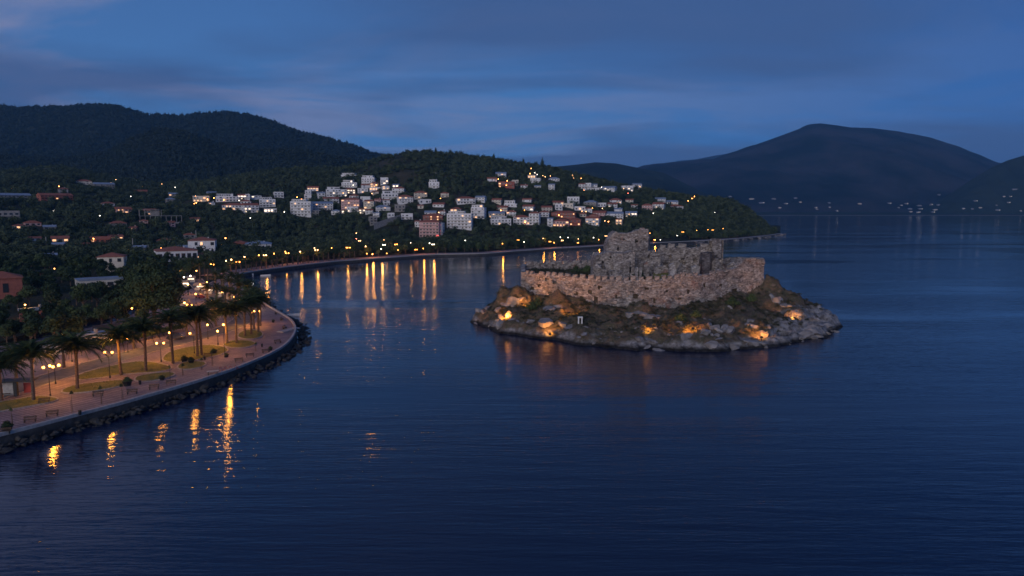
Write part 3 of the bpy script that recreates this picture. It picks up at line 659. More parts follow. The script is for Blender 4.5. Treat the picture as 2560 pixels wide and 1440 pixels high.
# merlons
mer = []
for i in range(5):
    b = MB(); b.box(-.5, .5, -.45, .45, -.35, 1.0, .04, .04); me = b.me('merlon'); bm = bmesh.new(); bm.from_mesh(me); bmesh.ops.subdivide_edges(bm, edges=bm.edges, cuts=2, use_grid_fill=True)
    for v in bm.verts: v.co += Vector((random.uniform(-.07, .07), random.uniform(-.07, .07), random.uniform(-.06, .06) if v.co.z < .9 else random.uniform(-.22, .08)))
    bm.to_mesh(me); bm.free(); me.materials.append(M['stone']); mer.append(me)
def merlons(line, wid, hgt, gap, depth=.9, inset=.45, skip=.08, start=.6, parent=None):
    seg = [(a, b, (b-a).length) for a, b in zip(line[:-1], line[1:])]; tot = sum(s[2] for s in seg); d = start
    while d < tot-.4:
        w = wid*random.uniform(.75, 1.2); dd = d+w/2; x = dd
        for a, b, l in seg:
            if x <= l: p = a.lerp(b, x/l); dr = (b-a).normalized(); break
            x -= l
        else: break
        if random.random() > skip:
            o = link('merlon', random.choice(mer), None, parent or castle); n = Vector((-dr.y, dr.x, 0)).normalized()
            o.location = p+n*inset; o.rotation_euler = (0, 0, math.atan2(dr.y, dr.x)+random.uniform(-.05, .05)); o.scale = (w, depth, hgt*random.uniform(.7, 1.1))
        d += w+gap*random.uniform(.8, 1.25)
merlons([t[0] for t in owp[:10]], 1.55, 1.25, .62)
merlons([t[0] for t in owp[9:12]], 2.2, .8, .8, skip=.2)
merlons([twp[1][0], twp[2][0], twp[3][0]], 1.5, .7, .5, skip=.25)
merlons([Vector((5, 249.5, 14.6)), Vector((22, 252, 14.8)), Vector((45, 253, 14.8))], 1.6, 1.2, .9, skip=.2)
def pq(px, py, Y): return Q(px, py, Y)
def seg(name, pts, Y, zb, thick, rag=.4, holes=(), m='stone', disp=.2):
    """pts: list of (px, py_top[, Y])"""
    tops = [Q(p[0], p[1], p[2] if len(p) > 2 else Y) for p in pts]
    bases = [Vector((t.x, t.y, zb)) for t in tops]
    return wallsolid(name, tops, bases, thick, castle, step=.55, rag=rag, holes=holes, m=m, disp=disp)
# keep: upper block, lower block, flanking walls
seg('keep_upper_block', [(1517, 612), (1522, 598), (1530, 585), (1540, 579), (1548, 583), (1572, 583), (1588, 581), (1600, 576), (1621, 575)], 221, 18, 7.5, rag=.25, holes=[(1560, 598, 3, 3, 4), (1545, 620, 3, 3, 4), (1590, 600, 4, 4, 5)], disp=.18)
seg('keep_side_wall', [(1621, 575, 221), (1624, 580, 224), (1627, 590, 229)], 221, 18, .8)
seg('keep_parapet', [(1572, 580.5), (1588, 577), (1599, 573), (1601, 569), (1611, 569), (1613, 573), (1621, 573)], 221.3, 27, 1.2, rag=.2)
seg('keep_lower_block', [(1484, 650), (1489, 640), (1500, 634), (1520, 631), (1560, 632), (1588, 628)], 214.5, 12, 8, rag=.35, holes=[(1548, 668, 5, 5, 12), (1571, 668, 5, 5, 12), (1528, 642, 3, 3, 4), (1505, 655, 3, 3, 4)], disp=.2)
seg('keep_buttress', [(1480, 662, 216), (1488, 655, 212), (1500, 668, 211), (1516, 676, 211.5)], 212, 12, 3, rag=.8, disp=.5)
seg('red_brick_bay', [(1533, 653), (1574, 652)], 213.6, 12.5, 1.0, rag=.2, m='stone')
seg('keep_link_wall', [(1588, 632), (1600, 630), (1625, 626), (1652, 628)], 221, 12, 2.0, rag=.35, holes=[(1622, 642, 4, 5, 6)])
seg('inner_wall', [(1646, 621), (1680, 620), (1720, 619), (1760, 618), (1788, 617)], 228, 12, 1.6, rag=.2, holes=[(1706, 652, 7, 8, 10), (1676, 640, 3, 3, 5), (1735, 648, 4, 4, 5), (1664, 660, 6, 6, 12)])
merlons([Q(1646, 621, 228), Q(1788, 617, 228)], 2.3, 1.5, .9, skip=.05)
seg('inner_tower', [(1781, 606, 226), (1786, 600, 225), (1803, 600, 225.5), (1806, 610, 228)], 226, 12, 4, rag=.5, holes=[(1793, 641, 3, 3, 4)])
seg('half_tower', [(1750, 632, 224), (1756, 630, 220), (1776, 631, 219.5), (1790, 640, 222)], 221, 12, 4, rag=.4, m='darkstone')
seg('inner_tower_foot', [(1781, 650, 220), (1790, 645, 218.5), (1812, 668, 220)], 220, 12, 3, rag=.8)
seg('broken_wall', [(1820, 662, 216), (1840, 659, 216), (1862, 655, 216), (1880, 653, 216)], 216, 13, 1.2, rag=.9, disp=.3)
seg('broken_wall', [(1640, 668, 210), (1660, 664, 211), (1672, 672, 211)], 211, 12.5, 1.0, rag=.7)
seg('ruined_pier', [(1589, 671), (1595, 669), (1596, 672)], 206, 12, 1.2, rag=.3, m='palestone'); seg('ruined_pier', [(1599, 672), (1605, 670)], 206, 12, 1.1, rag=.3, m='palestone')
seg('ruined_pier', [(1675, 664), (1679, 660), (1686, 660), (1690, 668)], 204.5, 12, 1.5, rag=.7, disp=.4, m='palestone')
seg('ruined_pier', [(1696, 668), (1706, 663), (1716, 666)], 209, 12, 1.4, rag=.8, disp=.3)
seg('ruined_pier', [(1730, 662), (1742, 658), (1750, 668)], 211, 12, 1.6, rag=.8, disp=.3, m='palestone')
seg('ruined_pier', [(1526, 681), (1545, 678), (1562, 684)], 208, 12, 3, rag=1.0, disp=.6)
seg('ruined_pier', [(1610, 660), (1618, 657), (1624, 664)], 215, 12, 1.5, rag=.7)
seg('arch_stub', [(1792, 678, 207), (1800, 674, 207), (1806, 678, 207)], 207, 12, 1.3, rag=.5)
for px, py, Y, s in [(1380, 690, 209, .9), (1520, 688, 207, 1.3), (1545, 690, 206, 1.1), (1615, 690, 205, .9), (1720, 684, 207, 1.0), (1760, 680, 208, 1.2), (1640, 695, 201, .8)]:
    q = Q(px, py, Y); rock('fallen_stone', rmesh, (q.x, q.y, 12.9), s, castle, .3)
# round lifebuoy-like white ring frame on the shore
q = Q(1450, 845, 181); b = MB(); w_ = .6
ring = thing('mooring_arch', 'small white square arch standing on the front shore of the island', 'arch', (q.x, q.y, zI(q.x, q.y)-.1))
MB().box(-w_, -w_+.3, -.25, .25, 0, 1.6).obj('post', M['white'], ring); MB().box(w_-.3, w_, -.25, .25, 0, 1.6).obj('post', M['white'], ring); MB().box(-w_-.05, w_+.05, -.3, .3, 1.602, 1.9).obj('lintel', M['white'], ring)
# pole leaning over the right shore
q = Q(1998, 757, 206); t = thing('signal_pole', 'thin dark pole leaning out over the right slope of the island', 'pole', (q.x, q.y, zI(q.x, q.y)))
e = Q(2023, 760, 206)-q; zz = q.z-zI(q.x, q.y)
MB().tube([(0, 0, -.3), (0, 0, zz), (e.x, 0, zz+e.z)], .07, 6).obj('shaft', M['metal'], t); MB().sph((e.x, 0, zz+e.z), .22, 6, 4).obj('float', M['metal'], t)

# ------------------------------------------------------------------ foliage meshes
def leafcloud(name, blobs, n, leaf, m, seed):
    """many leaf-sized faces on and in a set of blobs (x,y,z,r,squash)"""
    rs = np.random.RandomState(seed); V = []; wts = np.array([b[3]**2 for b in blobs]); wts = wts/wts.sum()
    idx = rs.choice(len(blobs), n, p=wts); B = np.array(blobs)[idx]
    d = rs.normal(size=(n, 3)); d /= np.linalg.norm(d, axis=1)[:, None]; d[:, 2] = np.where(d[:, 2] < -.35, -d[:, 2]*.5, d[:, 2])
    r = B[:, 3:4]*(rs.rand(n, 1)**.35)*(1+.16*rs.normal(size=(n, 1))); c = B[:, :3]+d*r*np.stack([np.ones(n), np.ones(n), B[:, 4]], 1)
    nrm = d+rs.normal(size=(n, 3))*.55; nrm /= np.linalg.norm(nrm, axis=1)[:, None]
    a = np.cross(nrm, rs.normal(size=(n, 3))); a /= np.linalg.norm(a, axis=1)[:, None]; b = np.cross(nrm, a)
    s = leaf*(.6+.8*rs.rand(n, 1)); s2 = s*(.5+.4*rs.rand(n, 1))
    V = np.stack([c-a*s, c-b*s2+nrm*s*.15, c+a*s, c+b*s2], 1).reshape(-1, 3); Fq = np.arange(n*4).reshape(-1, 4)
    me = npmesh(name, V, Fq); me.materials.append(m); return me
def crownblobs(rs, R_, Hc, z0, k, kind='round'):
    bl = []
    for i in range(k):
        a = rs.rand()*6.28; q = rs.rand(); rr = R_*(.15+.55*rs.rand())*(1-.5*q if kind == 'round' else 1); bl.append((math.cos(a)*rr, math.sin(a)*rr, z0+Hc*(.2+.62*q), R_*(.30+.22*rs.rand()), .8))
    bl.append((0, 0, z0+Hc*.5, R_*.55, .9)); return bl
crowns = []
for i in range(7):
    rs = np.random.RandomState(100+i); crowns.append(leafcloud('crown', crownblobs(rs, 3.4+rs.rand()*.8, 5.2+rs.rand()*1.4, 1.9, 9+i % 4), 1500, .30, M['leaf'] if i % 3 else M['leaf2'], 200+i))
trunkm = []
for i in range(3):
    rs = np.random.RandomState(i); b = MB(); b.tube([(0, 0, -.6), (.05, 0, 1.0), (.12*(i-1), .1, 2.4), (.2*(i-1), .15, 4.2)], [.26, .2, .16, .08], 7)
    for j in range(4):
        a = j*1.6+i; b.tube([(0, .05, 1.9+.3*j), (math.cos(a)*.9, math.sin(a)*.9, 3.0+.3*j), (math.cos(a)*1.9, math.sin(a)*1.9, 4.0+.35*j)], [.10, .07, .03], 5)
    me = b.me('trunk'); me.materials.append(M['bark']); trunkm.append(me)
# lumps for the far wood
lumps = []; sub = bpy.data.collections.new('forest_sources')
for i in range(6):
    rs = np.random.RandomState(50+i); hh = [1, 1, 1.05, .85, 1.5, 1.1][i]
    me = leafcloud('tree_clump', [(0, 0, .62*hh, .62, hh), (.3, .1, .35*hh, .42, .8), (-.28, .2, .38*hh, .42, .8), (.05, -.3, .4*hh, .4, .8)], 240, .11, M['forest'], 300+i)
    o = bpy.data.objects.new('tree_clump', me); sub.objects.link(o)
sub2 = bpy.data.collections.new('far_forest_sources')
for i in range(4):
    me = leafcloud('far_clump', [(0, 0, .5, .6, 1.0+.2*i), (.35, .1, .3, .4, .8), (-.3, .2, .35, .42, .8)], 60, .2, M['farforest'], 400+i)
    o = bpy.data.objects.new('far_clump', me); sub2.objects.link(o)
sub3 = bpy.data.collections.new('scrub_sources')
for i in range(5):
    me = leafcloud('scrub_clump', [(0, 0, .3, .6, .75), (.4, .1, .2, .4, .7), (-.3, .3, .22, .42, .7)], 170, .09, M['shrub'], 500+i)
    o = bpy.data.objects.new('scrub_clump', me); sub3.objects.link(o)
def scatter(name, pts, scl, src, label, cat, aspect=1.0):
    n = len(pts); me = bpy.data.meshes.new(name); me.vertices.add(n); me.vertices.foreach_set('co', np.asarray(pts, dtype=np.float32).ravel())
    a = me.attributes.new('scl', 'FLOAT', 'POINT'); a.data.foreach_set('value', np.asarray(scl, dtype=np.float32))
    b = me.attributes.new('rotz', 'FLOAT', 'POINT'); b.data.foreach_set('value', (np.random.rand(n)*6.28).astype(np.float32)); me.update()
    o = link(name, me); g = bpy.data.node_groups.new(name+'_scatter', 'GeometryNodeTree')
    g.interface.new_socket('Geometry', in_out='INPUT', socket_type='NodeSocketGeometry'); g.interface.new_socket('Geometry', in_out='OUTPUT', socket_type='NodeSocketGeometry')
    gi = g.nodes.new('NodeGroupInput'); go = g.nodes.new('NodeGroupOutput'); ip = g.nodes.new('GeometryNodeInstanceOnPoints'); ci = g.nodes.new('GeometryNodeCollectionInfo')
    ci.inputs['Collection'].default_value = src; ci.inputs['Separate Children'].default_value = True; ci.inputs['Reset Children'].default_value = True; ip.inputs['Pick Instance'].default_value = True
    n1 = g.nodes.new('GeometryNodeInputNamedAttribute'); n1.data_type = 'FLOAT'; n1.inputs[0].default_value = 'scl'; n2 = g.nodes.new('GeometryNodeInputNamedAttribute'); n2.data_type = 'FLOAT'; n2.inputs[0].default_value = 'rotz'
    cx = g.nodes.new('ShaderNodeCombineXYZ'); g.links.new(n2.outputs[0], cx.inputs[2]); g.links.new(cx.outputs[0], ip.inputs['Rotation'])
    sc_ = g.nodes.new('ShaderNodeVectorMath'); sc_.operation = 'SCALE'; sc_.inputs[0].default_value = (1, 1, aspect); g.links.new(n1.outputs[0], sc_.inputs['Scale']); g.links.new(sc_.outputs[0], ip.inputs['Scale'])
    g.links.new(gi.outputs[0], ip.inputs['Points']); g.links.new(ci.outputs[0], ip.inputs['Instance']); g.links.new(ip.outputs[0], go.inputs[0])
    md = o.modifiers.new('scatter', 'NODES'); md.node_group = g; tag(o, label, cat, kind='stuff'); return o

# ------------------------------------------------------------------ buildings of the town
keepouts = []      # (x, y, radius) where no tree grows
facing = lambda p: math.atan2(-p.x, p.y)   # rotation that turns a front (-Y) towards the bay
wn_me = {}
def winme(k, m):
    if k not in wn_me:
        b = MB(); b.box(-.5, .5, -.05, .12, 0, 1); me = b.me('window'); me.materials.append(M[m]); wn_me[k] = me
    return wn_me[k]
def roof_mesh(w, d, h, ov, kind, z):
    w2, d2 = w/2+ov, d/2+ov; b = MB()
    if kind == 'hip':
        r = max(.3, w2-d2); v = [(-w2, -d2, z), (w2, -d2, z), (w2, d2, z), (-w2, d2, z), (-r, 0, z+h), (r, 0, z+h)]
        if w2 < d2: v[4:] = [(0, -(d2-w2), z+h), (0, d2-w2, z+h)]; f = [(0, 1, 4), (1, 2, 5, 4), (2, 3, 5), (3, 0, 4, 5)]
        else: f = [(0, 1, 5, 4), (1, 2, 5), (2, 3, 4, 5), (3, 0, 4)]
    elif kind == 'gable':
        v = [(-w2, -d2, z), (w2, -d2, z), (w2, d2, z), (-w2, d2, z), (-w2, 0, z+h), (w2, 0, z+h)]; f = [(0, 1, 5, 4), (1, 2, 5), (2, 3, 4, 5), (3, 0, 4)]
    else:
        v = [(-w2, -d2, z), (w2, -d2, z), (w2, d2, z), (-w2, d2, z), (-w2, -d2, z+h), (w2, -d2, z+h), (w2, d2, z+h+.5), (-w2, d2, z+h+.5)]; f = [(4, 5, 6, 7), (0, 1, 5, 4), (1, 2, 6, 5), (2, 3, 7, 6), (3, 0, 4, 7)]
    n = len(v); v += [(x, y, zz-.22) for x, y, zz in v[:4]]; f += [(0, n, n+1, 1), (1, n+1, n+2, 2), (2, n+2, n+3, 3), (3, n+3, n, 0), (n+3, n+2, n+1, n)]
    return mesh('roof', v, f)
def house(name, label, px, py, wpx, hpx, wall='white', roof='flat', rm='tile', fl=None, lit=0, litm='lit', balc=True, yaw=None, depth=None, step=0, loc=None, group=None, cat='house', ground=True):
    p = hitA(px, py) if loc is None else loc
    sc_ = p.y*CP/F; w = wpx*sc_; h = hpx*sc_; d = depth or min(max(7, w*.7), 13)
    yw = facing(p)+(random.uniform(-.30, .30) if yaw is None else yaw)
    t = thing(name, label, cat, p, yw, group); keepouts.append((p.x, p.y, w, h, d))
    fl = fl or max(1, round(h/3.0)); fh = h/fl; rh = 0 if roof == 'flat' else min(2.2, w*.16)
    hh = h-rh*.6; fh = hh/fl; e = 4.5 if ground else .3
    b = MB(); b.box(-w/2, w/2, 0, d, -e, fh*max(1, fl-(1 if step else 0)))
    if step and fl > 1: s0 = w*.5*(1-step); b.box(-w/2+s0*.3, w/2-s0*1.7, d*.25, d-.05, fh*(fl-1)+.003, hh)
    bo = b.obj('wall', M[wall], t)
    sx = -.0 if not (step and fl > 1) else -w*.5*(1-step)*.7
    rw = w if not (step and fl > 1) else w-2*w*.5*(1-step)
    if roof == 'flat':
        r = MB(); z = fh*(fl-1 if step and fl > 1 else fl); r.box(-w/2-.15, w/2+.15, -.15, d+.15, z+.004, z+.30); r.box(-w/2-.1, w/2+.1, -.12, .08, z+.305, z+.95) if random.random() < .6 else None
        if step and fl > 1: r.box(-rw/2+sx-.2, rw/2+sx+.2, d*.25-.6, d+.1, hh+.004, hh+.28)
        r.obj('roof', M[wall if rm == 'tile' else rm], t)
        if random.random() < .5: MB().tube([(w*.2, d*.6, hh+.2), (w*.2, d*.6, hh+1.4)], .45, 8).obj('water_tank', M['grey'], t)
    else:
        me = roof_mesh(rw, d, rh, .45, roof, hh); o = link('roof', me, M[rm], t); o.location = (sx, d/2, 0)
        if random.random() < .5: MB().box(-.35, .35, -.35, .35, 0, 1.6).obj('chimney', M[wall], o).location = (rw*.22, .9, hh+.3)
    n = max(1, int(w/3.1)); near = p.y < 500
    for f_ in range(fl):
        z = f_*fh; y = 0
        if step and fl > 1 and f_ == fl-1: y = d*.25
        if balc and f_ > 0 and w > 5:
            bb = MB(); bw = w*.96 if not (step and f_ == fl-1) else rw; bb.box(-bw/2, bw/2, y-1.5, y-.02, z-.12, z+.05); bb.box(-bw/2, bw/2, y-1.5, y-1.38, z+.052, z+.85); bb.obj('balcony', M[wall], t).location = (sx if y else 0, 0, 0)
        for i in range(n):
            if random.random() < .12: continue
            x = (i-(n-1)/2)*w/n if not y else sx+(i-(n-1)/2)*rw/n
            isl_ = random.random() < lit; dk = balc and f_ > 0 and random.random() < .5
            o = link('window', winme(litm if isl_ else 'glass', litm if isl_ else 'glass'), None, t); ww = random.choice([1.3, 1.7, 2.2]) if n > 1 else 1.6
            ww = min(ww, w/n*.75); o.location = (x, y-.04, z+(.08 if dk else fh*.30)); o.scale = (ww, 1, fh*(.70 if dk else .45))
    for s in (-1, 1):        # side windows
        for f_ in range(fl):
            o = link('window', winme('glass', 'glass'), None, t); o.location = (s*(w/2+.03), d*.5, f_*fh+fh*.3); o.rotation_euler = (0, 0, math.pi/2*s); o.scale = (1.3, 1, fh*.45)
            if step and f_ == fl-1: o.location.x = sx+s*(rw/2+.03); o.location.y = d*.6
    return t
RW, CR = 'hip', 'cream'
HOUSES = [  # label, px, py, w, h, wall, roof, roofmat, lit, litmat, step
 ('low house lit orange at the left end of the left house row', 503, 505, 38, 13, 'cream', 'flat', 'tile', .7, 'lit', 0),
 ('small grey-roofed house just right of the low orange-lit house', 531, 489, 22, 9, 'grey', 'gable', 'slate', 0, 'lit', 0),
 ('long white house with two floors of terraces in the left house row', 569, 505, 54, 19, 'white', 'flat', 'tile', .15, 'lit', .7),
 ('white house with orange-lit ground floor below the long terraced house', 584, 526, 54, 16, 'white', 'hip', 'tile', .45, 'lit', 0),
 ('small narrow white house in a gap of the left house row', 619, 501, 11, 15, 'white', 'flat', 'tile', 0, 'lit', 0),
 ('white villa with bright lit lower windows in the left house row', 629, 532, 36, 22, 'white', 'gable', 'tile', .5, 'litw', 0),
 ('white villa with overhanging top terrace at the right end of the left house row', 669, 518, 38, 24, 'white', 'flat', 'tile', .1, 'lit', .75),
 ('low annexe with yellow-lit front beneath the villa with the overhanging terrace', 676, 532, 30, 10, 'white', 'flat', 'tile', .8, 'litw', 0),
 ('lone grey-white house high on the wooded slope left of centre', 713, 412, 20, 9, 'white', 'hip', 'slate', 0, 'lit', 0),
 ('low white house directly below the lone high grey-white house', 718, 424, 26, 8, 'white', 'flat', 'tile', 0, 'lit', 0),
 ('red-roofed cottage with one lamp, high on the slope right of the lone grey house', 753, 419, 20, 7, 'brick', 'hip', 'tile', .3, 'lit', 0),
 ('big white four-storey block with orange lamps on its roof terrace', 752, 541, 50, 42, 'white', 'flat', 'tile', .12, 'lit', .7),
 ('white house with a sloping roof beside the big four-storey block', 807, 526, 50, 20, 'white', 'gable', 'slate', .05, 'lit', 0),
 ('small grey house under the trees at the foot of the four-storey block', 789, 541, 17, 14, 'grey', 'flat', 'tile', 0, 'lit', 0),
 ('stepped white house with a lit doorway below the two topmost villas', 842, 492, 50, 24, 'white', 'flat', 'tile', .08, 'litw', .6),
 ('topmost wide white villa with a flat roof left of the village', 872, 448, 40, 15, 'white', 'flat', 'tile', 0, 'lit', .8),
 ('white terraced villa just below the topmost wide villa', 873, 469, 38, 18, 'white', 'flat', 'tile', .08, 'litw', .6),
 ('tall white villa with a lit upper floor right of the topmost wide villa', 920, 464, 32, 24, 'white', 'flat', 'tile', .12, 'litw', .8),
 ('small house glowing orange beside the tall white villa', 936, 469, 20, 12, 'cream', 'hip', 'tile', .6, 'lit', 0),
 ('small white two-storey house right of the orange-glowing house', 961, 461, 19, 15, 'white', 'flat', 'tile', .2, 'litw', 0),
 ('row of small white cottages with red roofs left of the pink-lit villa', 829, 506, 36, 12, 'white', 'gable', 'tile', .1, 'lit', 0),
 ('pinkish villa with red-lit balcony above the dark round tree', 876, 522, 46, 26, 'pink', 'hip', 'tile', .3, 'lit', 0),
 ('low white house with a bright awning below the pinkish villa', 881, 531, 28, 11, 'white', 'flat', 'tile', .3, 'litw', 0),
 ('cream house with arched front and small red roof right of the pinkish villa', 922, 523, 26, 22, 'cream', 'hip', 'tile', .1, 'lit', 0),
 ('narrow red-roofed house squeezed right of the cream arched house', 944, 509, 16, 12, 'pink', 'gable', 'tile', .1, 'lit', 0),
 ('white bungalow with a pale hipped roof at the centre of the left village', 958, 527, 36, 12, 'white', 'hip', 'slate', .05, 'lit', 0),
 ('large white stepped villa with three terraces in the middle of the village', 975, 500, 40, 22, 'white', 'flat', 'tile', .05, 'lit', .6),
 ('white house with a red lamp on its roof above the stepped villa', 995, 483, 30, 15, 'white', 'hip', 'tile', .2, 'lit', 0),
 ('white double house with red lit gable right of the stepped villa', 1015, 509, 36, 20, 'white', 'hip', 'tile', .12, 'lit', 0),
 ('grey concrete house above the grey slanting retaining wall', 934, 563, 18, 20, 'grey', 'flat', 'grey', 0, 'lit', 0),
 ('small bright house above the end of the retaining wall', 978, 549, 16, 14, 'white', 'flat', 'tile', .3, 'litr', 0),
 ('grey shuttered building with dark front left of the pink apartment block', 1000, 530, 26, 16, 'grey', 'flat', 'grey', .1, 'lit', 0),
 ('cream villa with tall windows standing alone among trees above the village', 1052, 496, 32, 17, 'cream', 'hip', 'tile', .05, 'lit', 0),
 ('tall white tower-like house alone on the upper slope at centre', 1085, 472, 26, 22, 'white', 'flat', 'tile', 0, 'lit', .7),
 ('small cream cottage right of the lone cream villa', 1112, 493, 20, 12, 'cream', 'hip', 'tile', .1, 'lit', 0),
 ('long white villa with a curved top floor right of centre, upper row', 1166, 511, 46, 17, 'white', 'hip', 'tile', .05, 'lit', 0),
 ('three-storey white house with red balconies behind the big white hotel', 1194, 547, 34, 34, 'white', 'flat', 'tile', .15, 'lit', .8),
 ('big white hotel with long balconies and a red-lit terrace at its right', 1148, 573, 62, 44, 'white', 'flat', 'tile', .06, 'lit', .65),
 ('red-lit glass annexe on the right end of the big white hotel', 1170, 556, 22, 12, 'brick', 'flat', 'tile', .95, 'litr', 0),
 ('pink and white four-storey apartment block with red balconies by the shore trees', 1073, 594, 50, 42, 'pink', 'hip', 'tile', .12, 'litr', 0),
 ('narrow side wing with brightly lit balconies on the pink apartment block', 1099, 588, 15, 30, 'white', 'flat', 'tile', .8, 'litr', 0),
 ('red-roofed house directly behind the pink apartment block', 1082, 552, 50, 16, 'brick', 'hip', 'tile', .1, 'lit', 0),
 ('small white house left of the pink apartment block', 1045, 568, 16, 16, 'white', 'gable', 'tile', 0, 'lit', 0),
 ('flat white villa alone in the trees right of the hotel, upper row', 1276, 518, 32, 16, 'white', 'flat', 'tile', .1, 'litw', .8),
 ('pale green-grey house left of the lamp on the middle slope', 1242, 545, 40, 14, 'cream', 'gable', 'slate', .05, 'lit', 0),
 ('white villa with a dark long window band right of the hotel', 1253, 563, 50, 21, 'white', 'flat', 'tile', .1, 'lit', .75),
 ('white house with several orange lamps on its front, middle of the right village', 1304, 562, 42, 22, 'white', 'hip', 'tile', .3, 'lit', 0),
 ('white three-storey corner house with red roof at the edge of the trees', 1335, 563, 26, 32, 'white', 'hip', 'tile', .1, 'lit', 0),
 ('grey-roofed house above the brown lit house on the upper right slope', 1252, 444, 26, 12, 'white', 'gable', 'slate', .2, 'lit', 0),
 ('brown house lit by two orange lamps on the upper right slope', 1266, 470, 40, 14, 'brick', 'flat', 'tile', .35, 'lit', 0),
 ('pale square house right next to the brown lit house', 1288, 464, 16, 12, 'cream', 'flat', 'tile', 0, 'lit', 0),
 ('tiny lit house under the topmost lamp on the hill', 1329, 446, 20, 8, 'cream', 'flat', 'tile', .5, 'lit', 0),
 ('low white house lying in the trees under the string of hill lamps', 1344, 470, 16, 6, 'white', 'gable', 'slate', 0, 'lit', 0),
 ('white villa with flat roof and low annexe in the right upper row', 1433, 510, 30, 16, 'white', 'flat', 'tile', 0, 'lit', 0),
 ('cream annexe in front of the flat-roofed white villa', 1420, 519, 26, 9, 'cream', 'flat', 'tile', .3, 'litw', 0),
 ('grey two-storey house right of the flat-roofed white villa', 1475, 518, 32, 15, 'grey', 'hip', 'slate', 0, 'lit', 0),
 ('narrow white gabled house at the left end of the red-roofed row', 1375, 567, 14, 22, 'white', 'gable', 'slate', 0, 'lit', 0),
 ('red-roofed terrace house with orange-lit arches in the lower right row', 1402, 567, 40, 18, 'pink', 'hip', 'tile', .4, 'lit', 0),
 ('brick-red house with lit balconies at the right of the red-roofed row', 1437, 565, 30, 18, 'brick', 'hip', 'tile', .35, 'lit', 0),
 ('large red-roofed building on the middle slope above the red-roofed row', 1408, 545, 60, 16, 'brick', 'hip', 'tile', .08, 'lit', 0),
 ('white gabled house lit peach from below in the lower right row', 1480, 563, 34, 20, 'white', 'gable', 'tile', .4, 'lit', 0),
 ('small house glowing bright orange near the shore trees', 1547, 563, 16, 16, 'cream', 'hip', 'tile', .8, 'lit', 0),
 ('long white building with a low sloping roof in the right row', 1535, 543, 46, 12, 'white', 'gable', 'slate', .05, 'lit', 0),
 ('white house with a lit porch at the right end of the long low building', 1578, 544, 28, 14, 'white', 'gable', 'slate', .25, 'litw', 0),
 ('low pink-roofed house left of the long white building', 1495, 538, 36, 9, 'pink', 'gable', 'tile', .1, 'lit', 0),
 ('white cluster house with red gable near the right end of the village', 1618, 525, 26, 14, 'pink', 'hip', 'tile', .1, 'lit', 0),
 ('tall white house with lamp on its roof near the right end of the village', 1645, 526, 28, 18, 'white', 'gable', 'tile', .15, 'litw', 0),
 ('white house with bright red roof, last at the right end of the village', 1688, 522, 40, 9, 'white', 'hip', 'tile', .1, 'lit', 0),
 ('white two-storey villa beneath two hill lamps at the upper right', 1569, 479, 28, 14, 'white', 'flat', 'tile', .25, 'litw', 0),
 ('long pale terrace building on the upper right ridge', 1480, 477, 46, 7, 'white', 'flat', 'grey', .1, 'litw', 0),
 ('stepped pale house right of the long terrace building on the ridge', 1520, 478, 34, 11, 'white', 'gable', 'slate', .15, 'litw', 0),
 ('grey low house at the right end of the upper ridge row', 1625, 471, 36, 7, 'grey', 'gable', 'slate', 0, 'lit', 0),
 ('low stone farmhouse on the dark slope at far left', 35, 500, 76, 15, 'grey', 'gable', 'slate', 0, 'lit', 0),
 ('long low house lit orange by a single lamp on the far left slope', 143, 499, 70, 14, 'brick', 'gable', 'tile', .15, 'lit', 0),
 ('dim grey house beside the curving hillside road', 262, 476, 44, 18, 'grey', 'gable', 'slate', .05, 'lit', 0),
 ('grey terrace house half hidden by trees at the left edge', 22, 552, 46, 22, 'grey', 'flat', 'grey', 0, 'lit', 0),
 ('small house with orange-lit terrace beneath two lamps on the left slope', 352, 484, 28, 8, 'brick', 'gable', 'tile', .4, 'lit', 0),
 ('small grey house with pointed roof right of the hillside road', 428, 510, 20, 14, 'grey', 'hip', 'slate', 0, 'lit', 0),
]
for a in HOUSES:
    house('village_house', a[0], a[1], a[2], a[3], a[4], a[5], a[6], a[7], lit=a[8], litm=a[9], step=a[10], group='houses of the hillside village')
fr = random.Random(21); HP = [(a[1], a[2]-a[4]/2, a[3], a[4]) for a in HOUSES]; made = []; tr = 0
BANDS = [(730, 1010, 470, 548), (1010, 1230, 500, 560), (1240, 1560, 505, 560), (1380, 1700, 505, 530), (480, 700, 492, 525), (850, 1020, 452, 500), (1440, 1640, 468, 482), (1230, 1400, 440, 475)]
while len(made) < 62 and tr < 5000:
    tr += 1; b_ = BANDS[fr.choice([0, 0, 0, 1, 1, 2, 2, 2, 3, 4, 5, 6, 7])]; px = fr.uniform(b_[0], b_[1]); py = fr.uniform(b_[2], b_[3]); w = fr.uniform(14, 30); h = fr.uniform(8, 15)
    if any(abs(px-x) < (w+w2)/2*.85 and abs(py-h/2-y) < (h+h2)/2*.75 for x, y, w2, h2 in HP): continue
    HP.append((px, py-h/2, w, h)); made.append((px, py, w, h))
def zoneh(px, py):
    if px < 700: return 'in the left row of hillside houses'
    if px < 1000: return 'among the upper houses left of centre' if py < 500 else 'among the lower houses left of centre'
    if px < 1230: return 'around the big hotel at the village centre'
    if px < 1400: return 'on the upper slope right of the hotel' if py < 500 else 'among the houses right of the hotel'
    return 'on the upper right ridge' if py < 500 else 'among the lower right houses'
ck = {}
